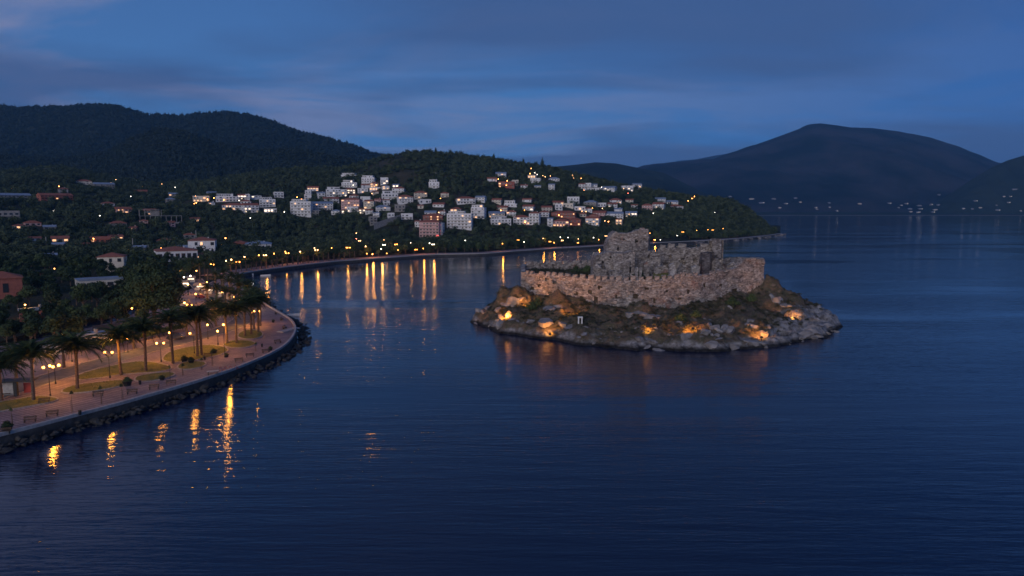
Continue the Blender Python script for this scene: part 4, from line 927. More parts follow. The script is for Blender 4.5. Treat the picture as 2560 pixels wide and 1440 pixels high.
for px, py, w, h in sorted(made):
    kd = fr.choice(['small red-roofed white house', 'small red-roofed white house', 'small flat-roofed white cottage', 'small red-roofed cream cottage', 'small grey-roofed pale cottage']); k = (kd, zoneh(px, py)); i = ck.get(k, 0); ck[k] = i+1
    od = ['first', 'second', 'third', 'fourth', 'fifth', 'sixth', 'seventh', 'eighth', 'ninth', 'tenth'][i]
    house('village_house', '%s %s, %s from left' % (kd, zoneh(px, py), od), px, py, w, h, 'cream' if 'cream' in kd else 'white', 'flat' if 'flat' in kd else fr.choice(['hip', 'gable']), 'tile' if 'grey' not in kd else 'slate', lit=fr.choice([0, 0, .2, .5]), litm=fr.choice(['lit', 'litw']), balc=h > 11, group='houses of the hillside village')
fl_ = random.Random(5); made = []; tr = 0
while len(made) < 30 and tr < 4000:
    tr += 1; px = fl_.uniform(0, 500); py = fl_.choice([fl_.uniform(455, 560), fl_.uniform(560, 650)]); w = fl_.uniform(18, 38); h = fl_.uniform(8, 15)
    if any(abs(px-x) < (w+w2)/2 and abs(py-h/2-y) < (h+h2)/2 for x, y, w2, h2 in HP) or (py < 500 and px < 120): continue
    HP.append((px, py-h/2, w, h)); made.append((px, py, w, h))
ck = {}
for px, py, w, h in sorted(made):
    kd = fl_.choice(['dim house with a dark red roof', 'dim grey house', 'low cream cottage', 'small house with one lit window', 'red-roofed cottage']); zz_ = 'on the dark left slope' if py < 560 else 'below the dark left slope'; k = (kd, zz_); i = ck.get(k, 0); ck[k] = i+1
    house('hillside_house', '%s %s, %s from left' % (kd, zz_, ['first', 'second', 'third', 'fourth', 'fifth', 'sixth', 'seventh', 'eighth', 'ninth', 'tenth'][i]), px, py, w, h, 'grey' if 'grey' in kd else 'cream' if 'cream' in kd else fl_.choice(['white', 'pink', 'grey']), fl_.choice(['hip', 'gable']), 'slate' if 'grey' in kd else 'tile', lit=.6 if 'lit' in kd else fl_.choice([0, 0, .15]), balc=False, group='houses of the left slope')
# unfinished concrete frame on the slope
p = hitA(400, 556); s_ = p.y/F; t = thing('unfinished_building', 'bare concrete frame of an unfinished building on the left slope', 'building', p, facing(p)); keepouts.append((p.x, p.y, 100*s_, 50*s_, 12))
for i, (x0, x1, z) in enumerate([(-45, 50, 0), (-46, 50, 16), (-40, 0, 32)]):
    MB().box(x0*s_, x1*s_, 0, 10, z*s_-(4 if i == 0 else .15), z*s_+.15).obj('floor_slab', M['grey'], t)
    if i < 2:
        n = 9 if i == 0 else 5
        for k in range(n):
            x = x0*s_+.3+(((x1 if i == 0 else 5)-x0)*s_-.9)*k/(n-1); MB().box(x, x+.4, .1, .5, z*s_+.152, (z+16)*s_-.152).obj('column', M['grey'], t); MB().box(x, x+.4, 9, 9.4, z*s_+.152, (z+16)*s_-.152).obj('column', M['grey'], t)
MB().box(-20*s_, 0, 3, 9, 16*s_+.16, 32*s_-.16).obj('wall', M['grey'], t)
# grey retaining wall, slanting down below the village
a, b = hitA(935, 575), hitA(1000, 552)
t = thing('retaining_wall', 'grey slanting retaining wall of bare concrete below the village houses', 'wall', a); d = b-a
v = [(0, 0, -3), (d.x, d.y, d.z-3), (d.x, d.y, d.z+6), (0, 0, 6.5), (0, 1, -3), (d.x, d.y+1, d.z-3), (d.x, d.y+1, d.z+6), (0, 1, 6.5)]
link('concrete_panel', mesh('retaining_panel', v, [(0, 1, 2, 3), (3, 2, 6, 7), (1, 5, 6, 2), (0, 3, 7, 4), (5, 4, 7, 6)]), M['grey'], t); keepouts.append(((a.x+b.x)/2, a.y, 26, 5, 6))
# hillside road
hr = [hitA(x, y) for x, y in [(110, 425), (150, 420), (185, 424), (220, 430), (250, 438), (278, 450), (300, 462)]]
v = []
for q in smooth(hr, 2): v += [(q.x-1, q.y-3.5, q.z+1.0), (q.x+1, q.y+3.5, q.z+2.6)]
o = link('hillside_road', mesh('hillside_road', v, [(2*i, 2*i+2, 2*i+3, 2*i+1) for i in range(len(v)//2-1)]), M['coping']); tag(o, kind='structure')
road_keep = [(q.x, q.y) for q in smooth(hr, 2)]
# bigger buildings in the flat park
def at(px, py): return hitA(px, py) if py < 690 else P(px, py, 1.8)
for lab, px, py, w, h, wl_, rf, rmm, lt, lm, dep in [
  ('sprawling red-roofed restaurant with white walls behind the promenade palms', 445, 655, 92, 34, 'white', 'hip', 'tile', .08, 'lit', 22),
  ('white hall with big hipped red roof behind the red-roofed restaurant', 505, 636, 62, 40, 'white', 'hip', 'tile', .1, 'lit', 20),
  ('low red-roofed shed left of the pale blue pavilion', 598, 618, 34, 14, 'brick', 'hip', 'tile', .3, 'lit', 12),
  ('pavilion with a pale blue two-tier hipped roof near the far promenade', 646, 626, 62, 20, 'white', 'hip', 'slate', .05, 'lit', 22),
  ('white house with red roof and lit entrance above the near park', 278, 680, 58, 44, 'cream', 'hip', 'tile', .3, 'lit', 12),
  ('small red-roofed house lit by one orange lamp in the dark park', 250, 606, 44, 12, 'brick', 'gable', 'tile', .2, 'lit', 9),
  ('red-roofed building with a dormer cut by the left edge of the picture', 2, 748, 94, 62, 'brick', 'hip', 'tile', 0, 'lit', 11),
  ('blue-grey flat-roofed shed among the park trees above the palms', 255, 722, 96, 22, 'cream', 'flat', 'slate', .1, 'litw', 13),
  ('low blue-grey roofed hut below the orange lamp at the left', 90, 800, 66, 24, 'brick', 'flat', 'slate', .1, 'lit', 6),
  ('low flat-roofed hut with a pinkish gable at the upper left of the park', 92, 698, 52, 16, 'brick', 'flat', 'slate', .1, 'lit', 9),
  ('low grey-roofed beach bar behind the near palms', 232, 866, 70, 24, 'cream', 'flat', 'slate', .5, 'lit', 7),
  ('small grey-roofed kiosk left of the beach bar', 128, 888, 60, 18, 'cream', 'flat', 'slate', .4, 'lit', 5),
  ('brown-roofed cafe with lit open front under the park trees', 268, 838, 54, 20, 'wood', 'gable', 'wood', .6, 'lit', 6)]:
    p = at(px, py); house('park_building', lab, px, py, w, h, wl_, rf, rmm, lit=lt, litm=lm, loc=p, depth=dep, balc=False, yaw=random.uniform(-.15, .15), cat='building', ground=False, fl=1 if h < 30 or w > 80 else 2)
# glowing kiosks and stalls of the market around the plaza
for lab, px, py, w, h in [('market stall with a lit counter, first on the plaza from the big dark tree', 462, 718, 16, 16), ('market stall with a peach awning at the upper end of the plaza', 478, 706, 18, 15), ('market stall with bright counter under the plaza palms', 497, 726, 22, 18),
                         ('stall with a pale awning beside the black-roofed stand', 520, 735, 20, 16), ('stall half hidden by palm crowns at the bay corner', 548, 742, 18, 15), ('stall with an orange glow between the bay-side palms', 572, 748, 16, 14), ('cafe tent with a white roof on the lower plaza edge', 455, 765, 24, 14)]:
    p = P(px, py, QZ); s_ = p.y/F; ww, hh = w*s_, h*s_; t = thing('market_stall', lab, 'stall', p, facing(p)+random.uniform(-.4, .4), 'market stalls on the plaza')
    MB().box(-ww/2, ww/2, .2, 2.2, 0, 1.0).obj('counter', M['cream'], t)
    for sx in (-1, 1):
        for y in (0, 2.4): MB().box(sx*ww/2-.05, sx*ww/2+.05, y-.05, y+.05, 0, hh*.8).obj('post', M['wood'], t)
    link('canopy', roof_mesh(ww, 2.8, .7, .3, 'gable', 0), M['shade'], t).location = (0, 1.2, hh*.8)
    o = link('window', winme('litw', 'litw'), None, t); o.location = (0, 2.3, 1.1); o.scale = (ww*.8, 1, .5); o.name = 'light_strip'; keepouts.append((p.x, p.y, ww, hh, 3))
# bus shelter at the left edge
p = P(40, 990, QZ); s_ = p.y/F; t = thing('bus_shelter', 'dark flat-roofed bus shelter at the left edge beside the road', 'shelter', p, .22)
MB().box(-5.6, 3.2, -1.2, 1.4, 2.75, 2.95).obj('roof', M['metal'], t); MB().box(-.25, .35, -.3, .3, 0, 2.748).obj('column', M['metal'], t); MB().box(-4.9, -4.6, -.2, .2, 0, 2.748).obj('column', M['metal'], t)
MB().box(-4.4, -.4, .6, .75, .1, 2.3).obj('back_panel', M['coping'], t); MB().box(.9, 2.1, .9, 1.05, .3, 2.1).obj('poster_panel', M['redmetal'], t); MB().box(-4.0, -1.0, -.1, .35, .42, .5).obj('seat', M['wood'], t)

# ------------------------------------------------------------------ lamps
gmesh = {}
def globe(r, mk, fine):
    k = (round(r, 2), mk, fine)
    if k not in gmesh:
        b = MB(); b.sph((0, 0, 0), r, 10 if fine else 6, 7 if fine else 4); me = b.me('globe'); me.materials.append(M[mk]); gmesh[k] = me
        for p in me.polygons: p.use_smooth = True
    return gmesh[k]
def glow(t, h, e):
    ld = bpy.data.lights.new('lamp_light', 'POINT'); ld.energy = e; ld.color = (1, .36, .05); ld.shadow_soft_size = .5
    lo = bpy.data.objects.new('lamp_light', ld); COL.objects.link(lo); lo.parent = t; lo.location = (.5, -.3, h)
def lamp(label, base, h, mk='globe', heads=2, r=.27, rz=0, group=None, fine=True, cat='street lamp', pw=1.0):
    t = thing('street_lamp', label, cat, base, rz, group); b = MB(); b.tube([(0, 0, 0), (0, 0, .5), (0, 0, .55), (0, 0, h-.5)], [.16, .13, .07, .05], 7)
    if heads == 1: b.tube([(0, 0, h-.55), (0, 0, h-r)], .045, 5)
    b.obj('pole', M['metal'], t)
    if heads == 1:
        o = link('globe', globe(r, mk, fine), None, t); o.location = (0, 0, h)
    else:
        MB().tube([(-.75, 0, h-r-.02), (-.5, 0, h-.62), (0, 0, h-.5), (.5, 0, h-.62), (.75, 0, h-r-.02)], .035, 5).obj('arm', M['metal'], t)
        for s in (-1, 1): o = link('globe', globe(r, mk, fine), None, t); o.location = (s*.75, 0, h)
    if fine:
        white = mk in ('globew', 'gwhite'); ld = bpy.data.lights.new('lamp_light', 'POINT'); ld.energy = (350 if white else 1050)*pw; ld.color = (1, .62, .32) if white else (1, .37, .035); ld.shadow_soft_size = .45
        lo = bpy.data.objects.new('lamp_light', ld); COL.objects.link(lo); lo.parent = t; lo.location = (.45 if heads == 1 else 0, 0, h+.1)
    return t
NEAR = [ # label, globe px,py, base py, material, heads
 ('double-globe lamp on the lawn path nearest the left edge, by the bus shelter', 126, 918, 992, 'globe', 2),
 ('double-globe lamp between the second and third palm from the left', 275, 881, 945, 'globe', 2),
 ('double-globe lamp beside the palm with the tall bare trunk, across the road', 403, 858, 905, 'globe', 2),
 ('double-globe lamp leaning against the palm pair at the middle of the lawns', 486, 833, 885, 'globe', 2),
 ('slender single lamp at the round palm bed, nearest the bay', 562, 812, 893, 'globe', 1),
 ('white single lamp above the hedge at the far left', 62, 858, 902, 'globew', 1),
 ('bright lamp at the back of the beach bar', 160, 838, 880, 'globe', 1),
 ('white lamp over the lit cafe front', 280, 848, 890, 'globew', 1),
 ('lamp in the dark park under the tree left of the big dark tree', 332, 771, 812, 'globe', 1),
 ('lamp in front of the blue-roofed hut at the far left', 65, 762, 796, 'globe', 1),
 ('pair of lamps at the foot of the big dark tree', 457, 783, 815, 'gyellow', 2),
 ('lamp at the upper lawn path by the bay-side palm group', 643, 778, 815, 'globe', 2),
 ('double-globe lamp behind the first palm, over the road', 139, 914, 960, 'gyellow', 2),
 ('lamp at the lawn end below the bay-side palms', 545, 828, 862, 'globe', 1),
 ('lamp where the road bends into the plaza', 475, 762, 790, 'gyellow', 2),
 ('amber lamp at the hedge right of the beach bar lamp', 180, 862, 905, 'globe', 1), ('amber lamp across the road behind the third palm', 320, 846, 882, 'globe', 1), ('amber lamp across the road behind the tall thin palm', 425, 832, 866, 'globe', 1), ('amber lamp on the road side behind the slender lamp', 520, 812, 848, 'globe', 1), ('amber lamp in the upper bend of the road', 592, 788, 818, 'globe', 1), ('amber lamp under the park trees behind the road', 366, 822, 850, 'globe', 1),
 ('lamp over the cafe tent', 462, 758, 780, 'gorange', 1),
]
for lab, gx, gy, by, mk, hd in NEAR:
    b = P(gx, by, QZ); g = Q(gx, gy, b.y); lamp(lab, b, max(3, g.z-b.z), mk, hd, rz=random.uniform(-.4, .4), group='globe lamps of the near promenade', r=.22, pw=.25 if 'big dark tree' in lab else 1)
PLAZA = [(452, 677, 700, 'globe'), (461, 693, 716, 'gwhite'), (477, 690, 712, 'gwhite'), (492, 677, 700, 'globe'), (501, 711, 734, 'globe'), (514, 715, 738, 'globe'), (518, 706, 728, 'globe'), (490, 735, 760, 'globe'),
         (555, 731, 754, 'globe'), (586, 744, 764, 'globe'), (600, 752, 772, 'gyellow'), (651, 752, 772, 'gwhite'), (529, 752, 775, 'globe'), (632, 781, 812, 'globe'), (549, 752, 776, 'gyellow'), (471, 711, 736, 'gorange')]
nm = ['first', 'second', 'third', 'fourth', 'fifth', 'sixth', 'seventh', 'eighth', 'ninth', 'tenth', 'eleventh', 'twelfth', 'thirteenth', 'fourteenth', 'fifteenth', 'sixteenth', 'seventeenth', 'eighteenth', 'nineteenth', 'twentieth']
def ordn(i): return nm[i] if i < 20 else ('%s-%s' % ({2: 'twenty', 3: 'thirty', 4: 'forty', 5: 'fifty', 6: 'sixty', 7: 'seventy', 8: 'eighty', 9: 'ninety'}[(i+1)//10], nm[(i+1) % 10-1]) if (i+1) % 10 else {20: 'twentieth', 30: 'thirtieth', 40: 'fortieth', 50: 'fiftieth', 60: 'sixtieth', 70: 'seventieth', 80: 'eightieth', 90: 'ninetieth'}[i+1])
for i, (gx, gy, by, mk) in enumerate(sorted(PLAZA)):
    b = P(gx, by, QZ); g = Q(gx, gy, b.y); lamp('%s lamp on the market plaza counted from the big dark tree towards the bay' % ordn(i), b, max(3, g.z-b.z), mk, 1, r=.26, group='lamps of the market plaza', pw=.55)
FARP = [(531, 661, 'globe'), (565, 652, 'globew'), (578, 649, 'globew'), (595, 655, 'globe'), (611, 642, 'globew'), (647, 638, 'gyellow'), (662, 638, 'globew'), (685, 634, 'gyellow'), (713, 629, 'gyellow'), (718, 633, 'gyellow'), (750, 629, 'globew'), (786, 620, 'globew'), (791, 625, 'globew'),
        (829, 620, 'gyellow'), (866, 619, 'gyellow'), (872, 619, 'gyellow'), (914, 616, 'globew'), (917, 634, 'gyellow'), (899, 602, 'globew'), (931, 636, 'gorange'), (960, 600, 'globew'), (960, 612, 'gwhite'), (953, 622, 'gwhite'), (967, 634, 'globe'), (990, 611, 'gyellow'), (995, 625, 'gyellow'), (1026, 607, 'gwhite'),
        (1040, 624, 'globe'), (1058, 621, 'globe'), (1074, 608, 'gwhite'), (1083, 611, 'gwhite'), (1163, 601, 'gwhite'), (1256, 609, 'gyellow'), (1295, 600, 'gyellow'), (1310, 605, 'gwhite'), (1358, 596, 'globew'), (1375, 604, 'gyellow'), (1385, 607, 'gyellow'), (1401, 593, 'gwhite'), (1406, 601, 'globew'), (1420, 594, 'gwhite'),
        (1446, 597, 'globew'), (1445, 607, 'globe'), (1484, 594, 'gwhite'), (1497, 599, 'gorange'), (1515, 590, 'globew'), (1527, 587, 'globew'), (1625, 583, 'gyellow'), (1637, 600, 'gorange'), (1651, 600, 'gwhite'), (1693, 589, 'gwhite'), (1707, 580, 'gyellow'), (1742, 576, 'gyellow'), (1770, 574, 'gyellow'), (1782, 575, 'gyellow'), (1808, 571, 'gyellow')]
for i, (gx, gy, mk) in enumerate(FARP):
    u = (gx-1280)/F; Y = float(np.interp(u, fu, fY))+random.uniform(4.5, 8); g = Q(gx, gy, Y)
    hgt = g.z-1.75
    if hgt < 3: hgt = 3.2
    while hgt > 7.5: Y += 6; g = Q(gx, gy, Y); hgt -= 1.5; hgt = min(hgt, max(3.2, g.z-1.75)) if hgt > 7.5 else min(max(3.2, g.z-float(hA(g.x, g.y))), 8)
    zb = 1.75 if Y < float(np.interp(u, fu, fY))+14 else float(hA(g.x, g.y))
    t_ = lamp('%s lamp along the far promenade counting from the inner bay corner' % ordn(i), (g.x, g.y, zb), max(2.5, g.z-zb), 'gfar' if mk == 'globe' else mk, 1 if i % 3 else 2, r=.27, rz=random.random(), group='lamps of the far promenade', fine=False)
    if gx < 1100 and i % 2 == 0 or mk == 'gorange' or gx in (1358, 1385, 1256): glow(t_, max(2.5, g.z-zb)-.6, 1100)
HILL = [(29, 471, 'gorange'), (148, 466, 'gorange'), (290, 449, 'globew'), (278, 457, 'globew'), (342, 451, 'gwhite'), (356, 466, 'gorange'), (386, 448, 'globew'), (393, 451, 'globew'), (405, 460, 'globew'), (438, 468, 'gwhite'), (327, 491, 'gwhite'), (134, 527, 'gwhite'), (250, 540, 'gwhite'), (234, 599, 'gorange'), (322, 630, 'gyellow'),
        (304, 654, 'globew'), (137, 679, 'globe'), (403, 624, 'gorange'), (418, 643, 'gorange'), (489, 490, 'gorange'), (500, 486, 'globew'), (519, 498, 'gorange'), (535, 495, 'gorange'), (560, 500, 'gorange'), (486, 509, 'gorange'), (491, 507, 'gorange'), (598, 501, 'gwhite'), (626, 545, 'gwhite'), (688, 531, 'gyellow'), (711, 530, 'gwhite'), (753, 416, 'gorange'), (743, 493, 'gorange'), (754, 498, 'gorange'),
        (858, 483, 'globew'), (874, 454, 'gwhite'), (883, 463, 'gwhite'), (929, 441, 'gwhite'), (941, 462, 'gorange'), (930, 484, 'globew'), (956, 452, 'gwhite'), (870, 508, 'globew'), (993, 466, 'globew'), (564, 597, 'gorange'), (554, 613, 'gyellow'), (600, 606, 'globew'), (891, 583, 'globew'), (891, 597, 'gred'), (1097, 531, 'globew'), (1101, 496, 'gyellow'), (1168, 542, 'gorange'), (1184, 535, 'gorange'),
        (1252, 526, 'gorange'), (1311, 525, 'gyellow'), (1308, 542, 'globew'), (1328, 552, 'gorange'), (1313, 556, 'gorange'), (1328, 421, 'gorange'), (1325, 434, 'gorange'), (1337, 432, 'gwhite'), (1343, 436, 'gwhite'), (1357, 439, 'globew'), (1363, 442, 'globew'), (1376, 440, 'globew'), (1246, 448, 'gorange'), (1268, 452, 'gorange'), (1266, 463, 'gorange'), (1358, 457, 'gwhite'), (1397, 538, 'gorange'), (1414, 558, 'globew'),
        (1431, 438, 'globew'), (1434, 445, 'globew'), (1453, 446, 'gorange'), (1460, 476, 'gorange'), (1490, 461, 'gwhite'), (1504, 468, 'gwhite'), (1520, 467, 'gwhite'), (1555, 455, 'gorange'), (1558, 471, 'globew'), (1600, 457, 'gorange'), (1600, 467, 'globew'), (1570, 483, 'gred'), (1481, 520, 'gyellow'), (1506, 521, 'globew'), (1455, 528, 'globew'), (1465, 529, 'globew'), (1441, 552, 'gorange'), (1480, 547, 'gorange'), (1512, 552, 'globew'),
        (1521, 554, 'gorange'), (1547, 550, 'gorange'), (1572, 536, 'globew'), (1658, 515, 'globew'), (1667, 510, 'gwhite'), (1720, 502, 'gorange'), (1730, 496, 'gorange'), (1736, 491, 'gorange'), (1787, 531, 'gwhite'), (1633, 533, 'gwhite')]
GN = {'gorange': 'orange', 'globew': 'warm white', 'gwhite': 'white', 'gyellow': 'yellow', 'gred': 'red', 'globe': 'amber'}
def zone(px, py):
    if px < 450: return 'on the dark left slope' if py < 560 else 'in the dark park at the left'
    if px < 700: return 'by the left row of hillside houses' if py < 560 else 'behind the inner bay palms'
    if px < 1000: return 'among the upper houses left of centre' if py < 500 else 'among the lower houses left of centre'
    if px < 1230: return 'near the big hotel at the village centre'
    if px < 1400: return 'on the upper slope right of the hotel' if py < 500 else 'among the houses right of the hotel'
    return 'on the upper right ridge' if py < 500 else 'among the lower right houses'
cntz = {}
for gx, gy, mk in HILL:
    s_ = hitA(gx, gy+8); h = max(3.0, Q(gx, gy, s_.y).z-s_.z); s_.y -= .0
    z_ = zone(gx, gy); k = (GN[mk], z_); i = cntz.get(k, 0); cntz[k] = i+1
    lamp('%s lamp %s, %s from left' % (GN[mk], z_, ordn(i)), s_, min(h, 9), mk, 1, r=.42 if mk == 'gorange' else .32, group='lamps on the hillside', fine=False); keepouts.append((s_.x, s_.y, 1, 8, 4))

# floodlights on the island
FL = [('floodlight throwing a strong orange glow on the left outcrop of the island', 1262, 792, (1272, 772), 900), ('floodlight in the rock cleft left of the middle of the island', 1373, 822, (1374, 795), 380), ('floodlight under the reddish scrub at the island front', 1722, 838, (1700, 812), 800),
      ('floodlight on the rocks at the front right of the island', 1890, 829, (1888, 806), 500), ('dim floodlight on the right slope below the corner tower', 1973, 788, (1960, 755), 300), ('floodlight under the jutting rock below the outer wall', 1612, 812, (1610, 785), 330), ('small floodlight at the upper left near the outer wall', 1304, 762, (1345, 735), 420), ('floodlight below the arched recess in the outer wall', 1420, 786, (1418, 745), 480)]
def hitI(px, py):
    for Y in np.arange(172, 230, .4):
        q = Q(px, py, Y)
        if zI(q.x, q.y) >= q.z: return q
    return Q(px, py, 195)
for lab, px, py, tg, pw in FL:
    a = hitI(px, py); b_ = hitI(*tg); a = a+Vector((0, -4.2, 0)); a.z = zI(a.x, a.y)+1.0
    t = thing('floodlight', lab, 'floodlight', a, 0, 'floodlights on the island'); d = (b_+Vector((0, 1, .5))-a); rz = math.atan2(d.y, d.x)-math.pi/2; el = math.atan2(d.z, math.hypot(d.x, d.y))
    hd = MB().box(-.38, .38, -.15, .25, -.22, .22, .06, .02).obj('housing', M['metal'], t); hd.rotation_euler = (el, 0, rz); hd.location = (0, 0, .25)
    MB().box(-.04, .04, -.04, .04, -.6, .1).obj('bracket', M['metal'], t)
    l = MB().box(-.30, .30, .255, .27, -.16, .16).obj('lens', M['flood'], hd)
    ld = bpy.data.lights.new('flood_beam', 'SPOT'); ld.energy = pw*6; ld.color = (1, .33, .04); ld.spot_size = R(120); ld.spot_blend = .8; ld.shadow_soft_size = .15
    lo = bpy.data.objects.new('flood_beam', ld); COL.objects.link(lo); lo.parent = t; lo.location = (math.sin(-rz)*.4, math.cos(rz)*.4, .35+math.sin(el)*.35)
    lo.rotation_euler = Vector((d.x, d.y, d.z+.5)).to_track_quat('-Z', 'Y').to_euler()

# ------------------------------------------------------------------ palms
def frond(seed, L_=3.7):
    rs = np.random.RandomState(seed); V = []; Fc = []; n = 13; droop = rs.uniform(.65, 1.15)
    pts = []
    for i in range(n+1):
        q = i/n; pts.append(Vector((L_*(q-.12*q*q*droop), 0, .9*math.sin(q*2.1)*.9-1.75*droop*q**2.3)))
    for i in range(n):
        a, b = pts[i], pts[i+1]; w = .07*(1-i/n)+.02; k = len(V); V += [(a.x, -w, a.z), (a.x, w, a.z), (b.x, w*.9, b.z), (b.x, -w*.9, b.z)]; Fc.append((k, k+1, k+2, k+3))
        ll = .75*math.sin(math.pi*min(1, (i+1.2)/(n+1)))**.6+.1
        for s in (-1, 1):
            for h in range(2):
                c = a.lerp(b, h*.5+.2); k = len(V); V += [(c.x, s*.02, c.z), (c.x+.12, s*.03, c.z+.02), (c.x+ll*.55+.06, s*ll*.8, c.z-.22*ll-rs.rand()*.2)]; Fc.append((k, k+1, k+2) if s > 0 else (k, k+2, k+1))
    me = mesh('frond', V, Fc); me.materials.append(M['palm']); return me
fronds = [frond(i, 3.3+.25*i) for i in range(4)]
def ptrunk(h, seed):
    rs = np.random.RandomState(seed); n = 14; pts = []; rr = []
    for i in range(n+1):
        q = i/n; pts.append((.12*math.sin(q*2+seed), .1*math.sin(q*1.7+seed*2), h*q-.3*(1-q))); rr.append((.30-.09*q)*(1.10 if i % 2 else .96)+(.14 if q > .9 else 0))
    me = MB().tube(pts, rr, 9).me('trunk'); me.materials.append(M['bark']); return me
def palm(label, base, h, s=1, n=34, group='palms along the near promenade', join=False):
    t = thing('palm_tree', label, 'palm', base, random.random()*6.28, group); sc_ = s
    link('trunk', ptrunk(h, random.randint(0, 99)), None, t)
    Vs, Fs = [], []
    for i in range(n):
        q = (i+.5)/n; el = math.asin(min(1, .98-1.25*q)) if .98-1.25*q > -1 else -.9; az = i*2.39996+random.uniform(-.15, .15)
        f = random.choice(fronds); ls = sc_*random.uniform(.85, 1.12)*(.86 if q < .15 else 1)
        Mx = Matrix.Translation((0, 0, h+.15)) @ Matrix.Rotation(az, 4, 'Z') @ Matrix.Rotation(-(el*.95-.05), 4, 'Y') @ Matrix.Scale(ls, 4)
        if join:
            A = np.array(Mx); v = np.array([x.co[:] for x in f.vertices]); Vs.append(v @ A[:3, :3].T+A[:3, 3]); continue
        o = link('frond', f, None, t); o.matrix_local = Mx
    return t
PALMS = [ # label, px, base py, crown py, scale
 ('palm cut by the left edge of the picture', 2, 1003, 922, 1.0), ('second palm from the left, dark crown over the bus shelter', 86, 1000, 893, 1.0), ('tall palm with a thick trunk on the grass behind the double lamp', 195, 972, 873, 1.08), ('palm right of the second double lamp', 303, 937, 848, .95),
 ('palm on the lit lawn with a small grass bed, fourth trunk from the left', 365, 928, 828, .98), ('tall thin palm above the grassy mound at the middle of the lawns', 431, 908, 806, 1.0), ('left palm of the crossed pair on the yellow-lit lawn', 494, 890, 800, .95), ('right palm of the crossed pair on the yellow-lit lawn', 503, 888, 793, .95),
 ('palm directly behind the slender single lamp', 566, 858, 787, .85), ('palm in the middle of the round bed near the bay', 591, 857, 778, .95), ('palm at the near end of the bay-side palm group', 613, 840, 765, .9), ('palm in the bay-side group with lit trunk', 629, 836, 762, .85), ('bay-side group palm closest to the open paving', 646, 830, 755, .85),
 ('bay-side group palm behind the lit trunk', 634, 822, 745, .85), ('palm across the road behind the bus shelter', 42, 952, 898, .9), ('palm across the road right of the grey kiosk', 160, 918, 862, .9), ('palm on the far side of the road behind the second lamp', 335, 872, 822, .9), ('palm across the road behind the crossed palm pair', 468, 838, 790, .9), ('palm where the road bends towards the plaza', 540, 815, 768, .9),
 ('bay-side group palm leaning over the tip of the promenade', 652, 814, 748, .8)]
for lab, px, py, cy, s in PALMS:
    b = P(px, py, QZ+.1); h = Q(px, cy, b.y).z-b.z; palm(lab, b, h, s*1.3, 50)
PL2 = [(520, 772, 722), (545, 778, 725), (566, 783, 730), (590, 784, 735), (612, 786, 738), (636, 792, 742), (600, 765, 716), (622, 764, 722), (640, 768, 728), (575, 752, 705), (555, 742, 698), (596, 748, 706), (616, 745, 712), (540, 726, 688), (560, 722, 682), (580, 726, 690), (520, 712, 672), (500, 700, 664), (540, 705, 668), (484, 690, 656), (512, 690, 655), (600, 728, 694), (628, 742, 716)]
for i, (px, py, cy) in enumerate(sorted(PL2)):
    b = P(px, py, QZ); h = max(4.5, Q(px, cy, b.y).z-b.z); palm('%s palm of the dense plaza grove, counted from the market side to the bay' % ordn(i), b, h, .95, 22, 'palms of the plaza grove')
# far promenade palms
pp = 0
xs = list(range(575, 900, 13))
for px in xs:
    u = (px-1280)/F; Y = float(np.interp(u, fu, fY))+random.uniform(7, 14); q = Q(px, 640, Y)
    palm('%s small palm along the inner bay promenade, from the corner outwards' % ordn(pp), (q.x, q.y, 1.7), random.uniform(4.0, 5.5), .8, 14, 'palms of the inner bay promenade'); pp += 1

# ------------------------------------------------------------------ broadleaf trees
placed = []
def blocked(x, y, rad=2.5, front=10):
    for kx, ky, w, h, d in keepouts:
        a = math.atan2(kx, ky); dx, dy = x-kx, y-ky; f = dx*math.sin(a)+dy*math.cos(a); s = dx*math.cos(a)-dy*math.sin(a)
        if abs(s) < w/2+rad*.7 and -front < f < d+rad: return True
    return False
def roadnear(x, y, d=3.2): return any((x-q[0])**2+(y-q[1])**2 < (d+9)**2 and y < q[1]+5 for q in road_keep)
def tree(label, x, y, z, s, group, k=None, nm_='broadleaf_tree', sz=1.0):
    t = thing(nm_, label, 'tree', (x, y, z), random.random()*6.28, group); t.scale = (s, s, s*sz)
    link('trunk', random.choice(trunkm), None, t); link('crown', crowns[random.randrange(7) if k is None else k], None, t); placed.append((x, y, s*4)); return t
# the big dark tree
b = P(385, 800, QZ); t = thing('broadleaf_tree', 'very large round dark tree standing between park and plaza', 'tree', b, 0); s_ = b.y/F
bl = [(random.uniform(-1, 1)*5.6, random.uniform(-1, 1)*4, random.uniform(6, 14), random.uniform(3, 4.2), .9) for _ in range(16)]+[(random.uniform(-6, 6), random.uniform(-4, 1), random.uniform(3.5, 7), 3.2, .9) for _ in range(8)]+[(0, 0, 11, 6, 1), (0, 0, 15.5, 4, .8), (-5.5, 0, 9, 4, .9), (5.5, 0, 9, 4, .9)]
link('crown', leafcloud('crown', bl, 20000, .36, M['leaf2'], 77), None, t)
tb = MB(); tb.tube([(0, 0, -.5), (.2, 0, 3), (.1, .3, 7), (0, 0, 11)], [.7, .55, .45, .2], 9); [tb.tube([(0, 0, 3+j*.6), (math.cos(j*1.3)*2.5, math.sin(j*1.3)*2.5, 6.5+j*.6), (math.cos(j*1.3)*5, math.sin(j*1.3)*5, 9+j*.6)], [.3, .2, .08], 6) for j in range(5)]; tb.obj('trunk', M['bark'], t)
placed.append((b.x, b.y, 9))
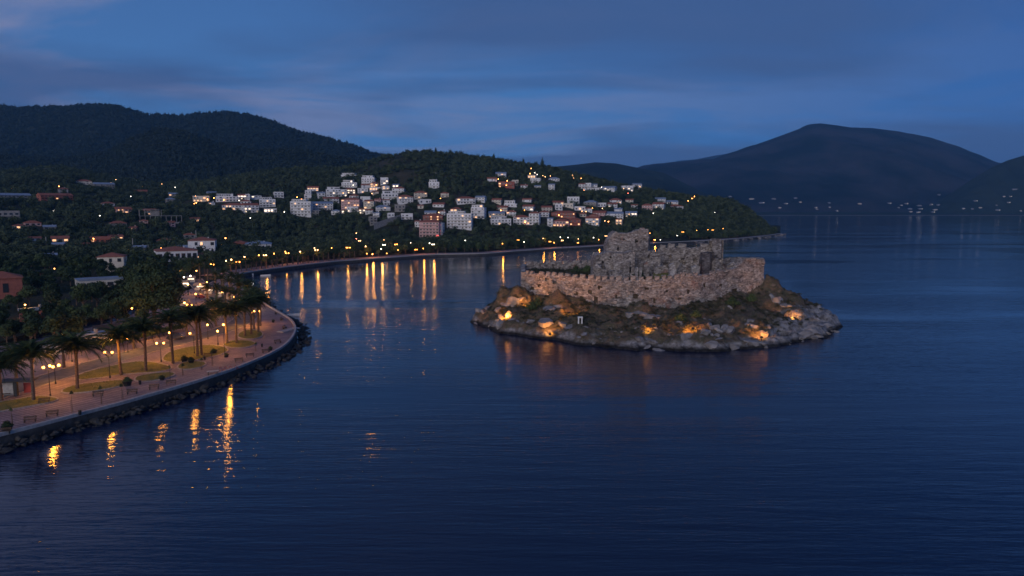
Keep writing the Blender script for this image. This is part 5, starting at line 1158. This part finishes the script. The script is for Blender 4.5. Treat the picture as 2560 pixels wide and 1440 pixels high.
for lab, a_, b_, n_ in [('long clipped hedge behind the road at the far left', P(-60, 912, QZ), P(245, 868, QZ), 60), ('dark hedge behind the road from the beach bar to the big dark tree', P(262, 872, QZ), P(455, 826, QZ), 46)]:
    bl = [(lambda q: (q.x-a_.x+random.uniform(-.3, .3), q.y-a_.y+random.uniform(-.4, .4), 1.0+random.uniform(-.2, .25), 1.15, .9))(a_.lerp(b_, i/n_)) for i in range(n_+1)]
    t = thing('hedge', lab, 'hedge', a_, 0); link('foliage', leafcloud('foliage', bl, 9000, .16, M['leaf'], 31+n_), None, t)
# park trees at the left: rows by depth (so that they fill the ground between the buildings)
LM = [(445, 640, 'sprawling red-roofed restaurant'), (505, 610, 'white hall with the red roof'), (646, 612, 'pale blue pavilion'), (278, 660, 'white house with the lit entrance'), (250, 600, 'house with one orange lamp'), (5, 720, 'building cut by the left edge'), (255, 710, 'blue-grey flat shed'),
      (90, 790, 'blue-grey hut'), (92, 690, 'hut with the pinkish gable'), (232, 855, 'grey-roofed beach bar'), (128, 880, 'small grey kiosk'), (268, 828, 'lit cafe'), (385, 700, 'big dark round tree'), (160, 760, 'park middle'), (170, 690, 'upper park')]
def region(px, py):
    if 0: pass
    x, y, n_ = min(LM, key=lambda a: (a[0]-px)**2+((a[1]-py)*1.6)**2); dx, dy = px-x, py-y-18
    sd = ('behind' if dy < -14 else 'in front of' if dy > 14 else 'beside'); s2 = ' on its left' if dx < -12 else ' on its right' if dx > 12 else ''
    return 'leafy park tree %s the %s%s' % (sd, n_, s2)
def region_old(px, py):
    return ('dark leafy tree low in the park directly behind the promenade road' if py > 780 else 'dark leafy tree in the middle of the park at the left' if py > 690 else 'dark leafy tree in the upper park towards the hill')
cnt = 0; tries = 0
roadw = [(p.x, p.y) for p in rd]
while cnt < 190 and tries < 6000:
    tries += 1; px = random.uniform(-60, 545); py = random.choice([random.uniform(655, 720), random.uniform(655, 860), random.uniform(700, 870)])
    lim = float(np.interp(px, [-60, 100, 250, 330, 420, 470, 545], [930, 896, 870, 852, 802, 700, 668]))
    if py > lim: continue
    p = at(px, py)
    if blocked(p.x, p.y, 3, 13) or any((p.x-a)**2+(p.y-b)**2 < 16 for a, b in roadw): continue
    if any((p.x-a)**2+(p.y-b)**2 < (2.6+r*.35)**2 for a, b, r in placed): continue
    z = max(1.5, float(hA(p.x, p.y))) if py < 690 else 1.6
    tree(region(px, py), p.x, p.y, z, random.uniform(.62, 1.05), region(px, py).replace('leafy park tree', 'park trees')); cnt += 1
# shore belt behind the far promenade
cnt = 0; tries = 0
while cnt < 105 and tries < 4000:
    tries += 1; u = random.uniform(fu[0]+.02, .36)
    Y = float(np.interp(u, fu, fY))+random.uniform(15, 38); x = u*Y
    if blocked(x, Y, 3, 8) or any((x-a)**2+(Y-b)**2 < 25 for a, b, r in placed): continue
    px_ = 1280+F*u; nm2 = [(640, 'the bay corner'), (760, 'the left row of hillside houses'), (880, 'the big four-storey block'), (1000, 'the grey slanting wall'), (1110, 'the pink apartment block'), (1210, 'the big white hotel'), (1300, 'the villa with the long window band'), (1400, 'the white corner house'), (1500, 'the red-roofed row'), (1620, 'the long low white building'), (1760, 'the last red-roofed house'), (3000, 'the wooded headland')]
    nn2 = [b_ for a_, b_ in nm2 if px_ < a_][0]; ln = 'front' if Y-float(np.interp(u, fu, fY)) < 26 else 'back'
    tree('leafy %s-row shore tree below %s' % (ln, nn2), x, Y, float(hA(x, Y)), random.uniform(.7, 1.1), 'shore belt trees, %s row, below %s' % (ln, nn2)); cnt += 1
# lone trees breaking the skyline of the hill
for px, hpx, lab in [(1355, 20, 'tall pointed conifer breaking the skyline right of centre'), (1235, 11, 'small conifer on the skyline above the brown lit house'), (1308, 10, 'low conifer on the skyline between the two taller ones'), (1092, 9, 'dark conifer on top of the highest village hill')]:
    u = (px-1280)/F*1.0; yr = float(np.interp(u, aU, aY))-4; x = u*yr*.9975; z = float(hA(x, yr))-1; hh = hpx*yr/F+5
    t = thing('conifer', lab, 'tree', (x, yr, z)); bl = [(random.uniform(-.4, .4), random.uniform(-.4, .4), hh*(.25+.7*k/9), (1-k/9)*hh*.20+.5, .9) for k in range(10)]
    link('crown', leafcloud('crown', bl, 900, .4, M['leaf2'], 900+px), None, t); MB().tube([(0, 0, -1), (0, 0, hh*.9)], [.3, .06], 6).obj('trunk', M['bark'], t)
# forest stuff on the slopes
KO = np.array([(k[0], k[1], k[2], k[4]) for k in keepouts])
def keepmask(X, Y, front=11):
    ok = np.ones(len(X), bool)
    for kx, ky, w, d in KO:
        a = math.atan2(kx, ky); dx, dy = X-kx, Y-ky; f = dx*math.sin(a)+dy*math.cos(a); s = dx*math.cos(a)-dy*math.sin(a)
        ok &= ~((np.abs(s) < w/2+2.2) & (f > -front) & (f < d+2))
    for qx, qy in road_keep: ok &= ~(((X-qx)**2+(Y-qy)**2 < 110) & (Y < qy+3))
    return ok
n = 26000; u = np.random.uniform(-.95, .385, n); Yl = np.random.rand(n); y0 = Y0u(u)+26; yr = np.interp(u, aU, aY)+25; y0 = np.where(u < fu[0], np.interp(u, [-1, -.55, fu[0]], [330, 380, 392]), y0)
Y = np.sqrt(y0**2+(np.maximum(yr, y0+5)**2-y0**2)*Yl); X = u*Y; ok = keepmask(X, Y)
dens = fbm(X/45+9, Y/45, 3); ok &= (dens > -.42) | (np.random.rand(n) < .25)
PA = np.array([(a, b) for a, b, r in placed]); 
X, Y = X[ok], Y[ok]; Z = hA(X, Y)-.4
scatter('hillside_forest', np.stack([X, Y, Z], 1), np.random.uniform(2.8, 5.2, len(X))*(1+.25*dens[ok]), sub, 'dense mixed trees covering the slopes around the village houses', 'forest', 1.0)
def hillforest(name, g, n, s, lab):
    U, YY, Zr, G = g; nr, nc = G.shape[:2]; i = np.random.rand(n)*(nr-1.001); j = np.random.rand(n)*(nc-1.001); i = i*.999; a, b = i.astype(int), j.astype(int); fi, fj = (i-a)[:, None], (j-b)[:, None]
    pt = (G[a, b]*(1-fi)+G[a+1, b]*fi)*(1-fj)+(G[a, b+1]*(1-fi)+G[a+1, b+1]*fi)*fj; pt[:, 2] -= s*.2
    return scatter(name, pt, np.random.uniform(.7, 1.4, n)*s, sub2, lab, 'forest', .9)
hillforest('ridge_forest', gB, 14000, 6.5, 'dark forest covering the rounded hill behind the village')
hillforest('far_ridge_forest', gC, 22000, 8.5, 'dark forest covering the long high ridge at the left')
# island scrub
pts = []; sc_ = []
for _ in range(3300):
    a = random.uniform(-math.pi*1.05, .25*math.pi); rs = float(np.interp(a, sa_, sr_)); rf = float(np.interp(a, fa_, fr_)); q = random.uniform(.2, .97); r = rs-(rs-rf)*q; x, y = IC.x+math.cos(a)*r, IC.y+math.sin(a)*r
    if float(fbm(x/5+2, y/5, 3)) < random.uniform(-.35, .35): continue
    pts.append((x, y, zI(x, y)-.1)); sc_.append(random.uniform(.35, 1.15))
scatter('island_scrub', pts, sc_, sub3, 'low scrub and dry bushes covering the slope below the outer wall', 'scrub')
pts = []; sc_ = []
for _ in range(2600):
    px = random.uniform(1315, 1880); Y = random.uniform(203, 246); q = Q(px, 680, Y); a = math.atan2(q.y-IC.y, q.x-IC.x)
    if math.hypot(q.x-IC.x, q.y-IC.y) > float(np.interp(a, fa_, fr_))-3.5: continue
    if float(fbm(q.x/6, q.y/6+4, 3)) < -.05: continue
    pts.append((q.x, q.y, 12.4)); sc_.append(random.uniform(.5, 1.6)*(1.5 if px < 1500 and Y > 222 else 1))
scatter('courtyard_scrub', pts, sc_, sub3, 'bushes growing inside the castle walls', 'scrub')
shr = [leafcloud('foliage', [(0, 0, .55, .75, .9), (.5, .1, .4, .5, .9), (-.4, .3, .45, .5, .9), (0, 0, 1.0, .45, 1.1)], 700, .09, M['leaf'], 600+i) for i in range(3)]
def shrub(label, loc, s, group=None, sz=1):
    t = thing('shrub', label, 'shrub', loc, random.random()*6, group); t.scale = (s, s, s*sz); link('foliage', random.choice(shr), None, t); MB().tube([(0, 0, -.2), (0, 0, .6)], .05, 5).obj('stem', M['bark'], t)
for lab, px, py, Y, s in [('dark bush in front of the keep link wall, left one', 1600, 672, 216, 2.2), ('dark bush in front of the keep link wall, right one', 1616, 668, 217, 2.2), ('tall dark bush at the foot of the keep', 1585, 682, 213, 1.6), ('bush beside the half tower', 1742, 684, 214, 1.6), ('green bush inside the left corner of the castle', 1440, 678, 232, 2.4),
                         ('second green bush inside the left part of the castle', 1468, 680, 230, 2.6), ('large green bush left of the keep', 1490, 682, 226, 2.4), ('bush on the left slope under the outer wall', 1330, 770, 196, 2.2), ('bush hanging over the left outcrop', 1345, 758, 198, 2.2), ('reddish lit bush above the front floodlight', 1700, 822, 182, 2.0), ('bush right of the front floodlight', 1740, 815, 184, 1.8), ('broad bush below the corner tower', 1830, 780, 195, 2.4), ('bush right of the corner tower foot', 1880, 752, 201, 2.2)]:
    q = Q(px, py, Y); z = zI(q.x, q.y); 
    if Y > 205: z = 12.5
    shrub(lab, (q.x, q.y, z-.2), s, 'bushes on the island')
# flat green lawn bank inside the castle
q = [Q(1632, 697, 203.5), Q(1676, 697, 203.5), Q(1677, 690, 212), Q(1634, 690, 212)]
v = [(p.x, p.y, z) for p, z in zip(q, (13.2, 13.2, 15.2, 15.2))]+[(p.x, p.y, 12) for p in q]
o = link('green_bank', mesh('green_bank', v, [(0, 1, 2, 3), (0, 4, 5, 1), (1, 5, 6, 2), (2, 6, 7, 3), (3, 7, 4, 0)]), M['lawn']); tag(o, kind='structure')

# ------------------------------------------------------------------ promenade furniture
def pm(px, py): return P(px, py, QZ+.03)
def bench(label, px, py, rz, m='wood', w=1.8):
    t = thing('bench', label, 'bench', pm(px, py), rz, 'benches on the near promenade')
    for k in range(3): MB().box(-w/2, w/2, -.22+.16*k, -.10+.16*k, .42, .47).obj('slat', M[m], t)
    for k in range(2): MB().box(-w/2, w/2, .28, .32, .58+.17*k, .70+.17*k).obj('slat', M[m], t)
    for s in (-1, 1): MB().box(s*w*.4-.04, s*w*.4+.04, -.22, .34, 0, .418).box(s*w*.4-.03, s*w*.4+.03, .325, .38, .3, .9).obj('frame', M['metal'], t)
BN = [('bench nearest the left edge by the dark bin', 10, 1085, .3), ('bench on the paving below the first double lamp', 75, 1055, .3), ('bench facing the sea below the tall thick palm', 130, 1040, .3), ('bench right of the dark planter on the wide paving', 385, 973, .35), ('second bench behind the coping, left of the sculpture table', 428, 962, .35), ('bench with a pale top beside the round planter', 330, 985, .35),
      ('low bench right of the curved red rack', 598, 905, .5), ('bench in the recess where the quay starts to curve', 625, 893, .6), ('bench below the round palm bed', 665, 882, .7), ('dark bench at the inner side of the curve', 695, 858, .9), ('bench at the tip of the promenade facing the castle', 712, 822, 1.4), ('bench close to the lit tip steps', 705, 800, 1.7), ('bench on the far side of the tip', 690, 785, 2.0),
      ('bench beside the lawn under the second palm', 110, 1008, .3), ('bench at the edge of the yellow lawn', 470, 905, .3), ('bench behind the lawn with the palm pair', 520, 893, .3), ('bench by the end of the long lawn', 245, 990, .3)]
for l_, x, y, r in BN: bench(l_, x, y, r+random.uniform(-.1, .1))
def planter(label, px, py, s=1):
    t = thing('planter', label, 'planter', pm(px, py), 0, 'planters on the near promenade'); t.scale = (s, s, s); MB().tube([(0, 0, 0), (0, 0, .08), (0, 0, .55), (0, 0, .6)], [.42, .40, .55, .58], 12).obj('pot', M['metal'], t); o = link('foliage', shr[0], None, t); o.location = (0, 0, .35); o.scale = (.7, .7, .6)
for l_, x, y, s in [('big round dark planter right of the second double lamp', 318, 964, 1.5), ('planter by the lawn edge under the tall thin palm', 461, 905, 1.3), ('planter paired with a bench on the lit lawn edge', 478, 908, 1.2), ('dark round planter at the end of the palm pair lawn', 535, 884, 1.1), ('planter on the wide paving left of the sculpture table', 405, 950, .9), ('planter at the foot of the slender lamp', 566, 893, .9), ('planter near the tip of the promenade', 683, 806, .8), ('planter beside the bench row at the curve', 676, 876, .9), ('planter at the left edge next to the bench', 18, 1078, 1.4)]: planter(l_, x, y, s)
def sapling(label, px, py, h):
    t = thing('sapling', label, 'young tree', pm(px, py), random.random()*6, 'staked saplings on the promenade'); MB().tube([(0, 0, 0), (.03, 0, h*.6), (0, .04, h)], [.05, .035, .02], 5).obj('trunk', M['bark'], t); MB().box(.15, .2, -.03, .03, 0, h*.6).obj('stake', M['wood'], t)
    o = link('crown', shr[1], None, t); o.location = (0, 0, h-.5); o.scale = (.35, .35, .5)
for l_, x, y, h in [('thin sapling in front of the tall thick palm', 253, 1010, 3.0), ('thin sapling on the paving below the second lamp', 305, 998, 2.6), ('sapling beside the dark planter', 425, 950, 2.8), ('sapling left of the pale sculpture table', 458, 938, 2.2), ('sapling just left of the slender lamp', 530, 915, 3.2), ('sapling behind the sculpture table', 505, 925, 2.4), ('sapling at the far left of the paving', 30, 1062, 2.6), ('sapling near the first double lamp', 182, 1030, 3.4), ('sapling in front of the bay-side curve', 640, 878, 2.0)]: sapling(l_, x, y, h)
# sculpture-like pale table
t = thing('picnic_table', 'pale-topped picnic table with two benches on the wide paving', 'table', pm(532, 937), .4)
MB().box(-1.1, 1.1, -.45, .45, .74, .80).obj('tabletop', M['coping'], t)
for s in (-1, 1): MB().box(-1.1, 1.1, s*.85-.16, s*.85+.16, .42, .47).obj('seat', M['wood'], t); MB().box(s*.8-.05, s*.8+.05, -.95, .95, .3, .38).box(s*.8-.05, s*.8+.05, -.3, -.2, 0, .738).box(s*.8-.05, s*.8+.05, .2, .3, 0, .738).obj('frame', M['metal'], t)
t = thing('bicycle_rack', 'curved dark red metal rack lying along the quay edge', 'rack', pm(573, 925), .45)
pts = [(-1.9+.08*i, 0, .45+.38*math.sin(i*.52)) for i in range(48)]; MB().tube(pts, .06, 6).obj('rail', M['redmetal'], t)
for i in range(4): MB().tube([(-1.6+i, 0, 0), (-1.6+i, 0, .25)], .05, 5).obj('foot', M['redmetal'], t)
def bin_(label, px, py):
    t = thing('litter_bin', label, 'bin', pm(px, py), 0, 'litter bins'); MB().tube([(0, 0, .1), (0, 0, .85)], [.22, .25], 8).obj('drum', M['metal'], t); MB().tube([(0, 0, 0), (0, 0, .1)], .06, 6).obj('foot', M['metal'], t)
for l_, x, y in [('litter bin under the sapling by the first lamp', 200, 1038), ('litter bin at the bend of the quay', 655, 868), ('litter bin by the lawn corner under the palm pair', 512, 900), ('litter bin near the long lawn kerb', 350, 962)]: bin_(l_, x, y)
# steps / low platform at the tip, lit
t = thing('viewing_platform', 'low pale viewing platform with steps at the tip of the promenade', 'platform', pm(722, 826), 1.2); MB().box(-3.4, 3.4, -1.0, 1.0, 0, .3).obj('deck', M['coping'], t); MB().box(-3.4, 3.4, 1.003, 1.4, 0, .15).obj('step', M['coping'], t)
# cars on the road
def car(label, px, py, rz, m):
    t = thing('parked_car', label, 'car', P(px, py, QZ+.06), rz, 'cars parked by the road')
    prof = [(-2.1, .35), (-2.12, .75), (-1.9, .92), (-1.35, .98), (-.75, 1.42), (.65, 1.45), (1.25, 1.0), (2.0, .85), (2.12, .6), (2.1, .35)]
    v = []; 
    for s, ins in ((-.82, 0), (.82, 0)):
        for x, z in prof: v.append((x, s*(1 if z < 1.0 else .82), z))
    n = len(prof); f = [tuple(range(n))[::-1], tuple(range(n, 2*n))]+[(i, (i+1) % n, n+(i+1) % n, n+i) for i in range(n)]
    link('body', mesh('body', v, f), M[m], t)
    g = [(-1.2, .99), (-.72, 1.36), (.6, 1.38), (1.12, 1.02)]; MB()
    for s in (-1, 1):
        gv_ = [(x, s*(.83 if z < 1.1 else .70), z) for x, z in g]; link('side_window', mesh('side_window', gv_, [(0, 1, 2, 3)]), M['glass'], t)
    for x in (-1.3, 1.3):
        for s in (-1, 1):
            w = MB(); w.tube([(x, s*.72, .33), (x, s*.90, .33)], .33, 12); w.obj('wheel', M['rubber'], t)
for l_, x, y, r, m in [('dark parked car at the upper bend of the road by the plaza', 595, 775, 2.2, 'card'), ('white parked car beside the plaza stalls', 535, 760, 2.6, 'carw'), ('red parked car at the market end of the plaza', 500, 745, 2.4, 'carr'), ('dark parked car by the big dark tree', 440, 848, .3, 'card')]: car(l_, x, y, r, m)
# boats
def boat(label, px, py, L_, rz, cabin=True, group=None):
    t = thing('boat', label, 'boat', P(px, py, 0), rz, group); n = 9; v = []; f = []
    for i in range(n):
        q = i/(n-1); w = L_*.17*math.sin(math.pi*min(1, .25+q*.78))**.8 if i < n-1 else .02; x = (q-.5)*L_; zt = .55+.35*q*q
        v += [(x, -w, zt), (x, -w*.75, -.15), (x, w*.75, -.15), (x, w, zt)]
    for i in range(n-1):
        for j in range(3): f.append((i*4+j, (i+1)*4+j, (i+1)*4+j+1, i*4+j+1))
    f.append((0, 1, 2, 3)); link('hull', mesh('hull', v, f), M['boat'], t)
    MB().box(-L_*.42, L_*.30, -L_*.12, L_*.12, .38, .42).obj('deck', M['cream'], t)
    if cabin: MB().box(-L_*.1, L_*.16, -L_*.09, L_*.09, .422, 1.5, .2, .1).obj('cabin', M['boat'], t); MB().box(-L_*.102, L_*.162, -L_*.092, L_*.092, 1.0, 1.25, .14, .08).obj('window', M['glass'], t)
    else: MB().box(-L_*.05, L_*.02, -L_*.13, L_*.13, .43, .5).obj('thwart', M['wood'], t)
boat('white cabin boat moored by the palms at the inner bay', 652, 745, 7.5, 1.2); boat('small dark-edged rowing boat off the tip of the promenade', 733, 790, 4.5, .1, False); boat('small white rowing boat in the inner bay under the lamps', 664, 690, 5, .1, False); boat('small white boat along the far seawall', 624, 688, 4, .1, False)
boat('white motor boat at the right end of the far jetty', 1511, 613, 8, .1)
# big round dish on the boat quay, its floodlighting put in as emission
t = thing('floodlit_dish', 'round white floodlit dish, made to glow itself, by the moored cabin boat', 'sign', P(630, 730, .6), facing(P(630, 730, .6))); MB().tube([(0, 0, -1), (0, 0, 2.6)], .08, 6).obj('pole', M['metal'], t)
MB().tube([(0, -.06, 3.4), (0, .06, 3.4)], .75, 16).obj('disc', M['gwhite'] if False else em('dish_glow', (1, .97, .88), 3.0), t)
# jetty posts
for i, (x, y) in enumerate([(1407, 618), (1420, 617), (1545, 607)]):
    u = (x-1280)/F; Y = float(np.interp(u, fu, fY))-1.2; q = Q(x, y, Y); t = thing('mooring_post', '%s mooring post on the far seawall from the left' % ordn(i), 'post', (q.x, q.y, 1.4), 0, 'mooring posts on the far seawall'); MB().tube([(0, 0, -1.6), (0, 0, 1.6)], [.22, .16], 7).obj('shaft', M['wood'], t); MB().tube([(0, 0, 1.6), (0, 0, 1.75)], .24, 7).obj('cap', M['metal'], t)
# tall poles in the dark park
for lab, px, y0_, y1_ in [('tall floodlight pole at the far left of the park', 117, 628, 592), ('tall grey pole above the big dark tree, left one', 333, 632, 596), ('thin pole left of the tall grey pole', 321, 630, 612), ('thin pole right of the tall grey pole', 371, 628, 612), ('tall pole left of the red-roofed hall', 491, 608, 576)]:
    p = hitA(px, y0_); h = Q(px, y1_, p.y).z-p.z; t = thing('utility_pole', lab, 'pole', p, 0, 'tall poles of the park'); MB().tube([(0, 0, -.5), (0, 0, h)], [.30, .18], 7).obj('shaft', M['coping'], t); MB().box(-.8, .8, -.1, .1, h-.3, h-.15).obj('crossarm', M['metal'], t)
# distant buildings on the opposite shore
FB = [(1880, 497, 16), (1905, 507, 18), (1935, 497, 14), (1950, 519, 9), (1965, 509, 11), (1990, 495, 10), (2002, 505, 8), (2040, 519, 8), (2043, 523, 8), (2075, 518, 5), (2093, 527, 5), (2074, 507, 8), (2150, 509, 12), (2224, 508, 12), (2248, 519, 5), (2255, 513, 5), (2267, 509, 9), (2276, 522, 14), (2278, 529, 9), (2302, 522, 13), (2300, 514, 14), (2299, 530, 10), (2330, 511, 6), (2348, 512, 8), (2340, 524, 12), (2334, 530, 8), (2349, 487, 7),
      (2410, 521, 8), (2440, 502, 9), (2432, 522, 8), (2452, 519, 10), (2495, 525, 16), (2492, 513, 6), (2511, 491, 8), (2526, 491, 6), (2540, 473, 22), (2553, 527, 6), (2522, 506, 11), (1826, 491, 10), (1700, 476, 8), (1722, 474, 8), (1800, 503, 10)]
from mathutils.bvhtree import BVHTree
dg = bpy.context.evaluated_depsgraph_get(); bvs = [BVHTree.FromObject(bpy.data.objects[n], dg) for n in ('distant_mountain', 'distant_headland_hill', 'far_coastal_plain')]
def hitfar(px, py):
    o_ = Vector((0, 0, H)); d_ = (Q(px, py, 1000)-o_).normalized(); best = None
    for b_ in bvs:
        h_ = b_.ray_cast(o_, d_)
        if h_[0] is not None and (best is None or h_[3] < best[1]): best = (h_[0], h_[3])
    return best[0] if best else Q(px, py, 3600)
for i, (px, py, w) in enumerate(FB):
    q = hitfar(px, py+1.5); s_ = q.y/F
    t = thing('distant_house', 'tiny pale %s %s' % (['house', 'long building', 'flat-roofed house', 'white villa'][i % 4], ('by the opposite beach, %s counting from the left' % ordn(i))), 'house', (q.x, q.y, q.z), 0, 'distant houses on the opposite shore')
    ww = w*s_*.7; hh = 2.2*s_; MB().box(-ww/2, ww/2, 0, 14, -30, hh).obj('wall', M['grey' if i % 3 else 'cream'], t)
    if i % 3 == 1: o = link('porch_lamp', globe(1.3, 'gdist', False), None, t); o.location = (ww*.3, -3, hh*.7)
    link('roof', roof_mesh(ww, 14, hh*.5, .6, 'hip', hh+.02), M['slate' if i % 2 else 'grey'], t).location = (0, 7, 0)
# gull
q = Q(1090, 433, 160); t = thing('gull', 'white gull gliding above the upper village trees', 'bird', q, .3)
MB().tube([(0, -.30, 0), (0, -.16, .01), (0, 0, .02), (0, .2, .01), (0, .36, 0)], [.02, .06, .08, .05, .015], 7).obj('body', M['white'], t)
for s in (-1, 1): link('wing', mesh('wing', [(0, -.10, .04), (0, .10, .04), (s*.42, .08, .20), (s*.42, -.10, .20), (s*.95, .14, .06), (s*.92, .07, .06), (0, -.1, .02), (0, .1, .02), (s*.42, .08, .18), (s*.42, -.10, .18)], [(0, 1, 2, 3), (3, 2, 4, 5), (6, 9, 8, 7), (9, 5, 4, 8)]), M['white'], t)
# ------------------------------------------------------------------ haze
b = MB(); b.box(-7000, 7000, -60, 11200, -8, 820); hz = b.obj('haze', None)
mh = bpy.data.materials.new('haze_air'); mh.use_nodes = True; t = mh.node_tree; t.nodes.clear(); pv = N(t, 'ShaderNodeVolumePrincipled'); pv.inputs['Color'].default_value = (.20, .54, 1, 1); pv.inputs['Density'].default_value = .00006; pv.inputs['Anisotropy'].default_value = .0
mo = N(t, 'ShaderNodeOutputMaterial'); t.links.new(pv.outputs[0], mo.inputs['Volume']); hz.data.materials.append(mh); tag(hz, 'thin blue evening haze over the bay', 'haze', kind='stuff')
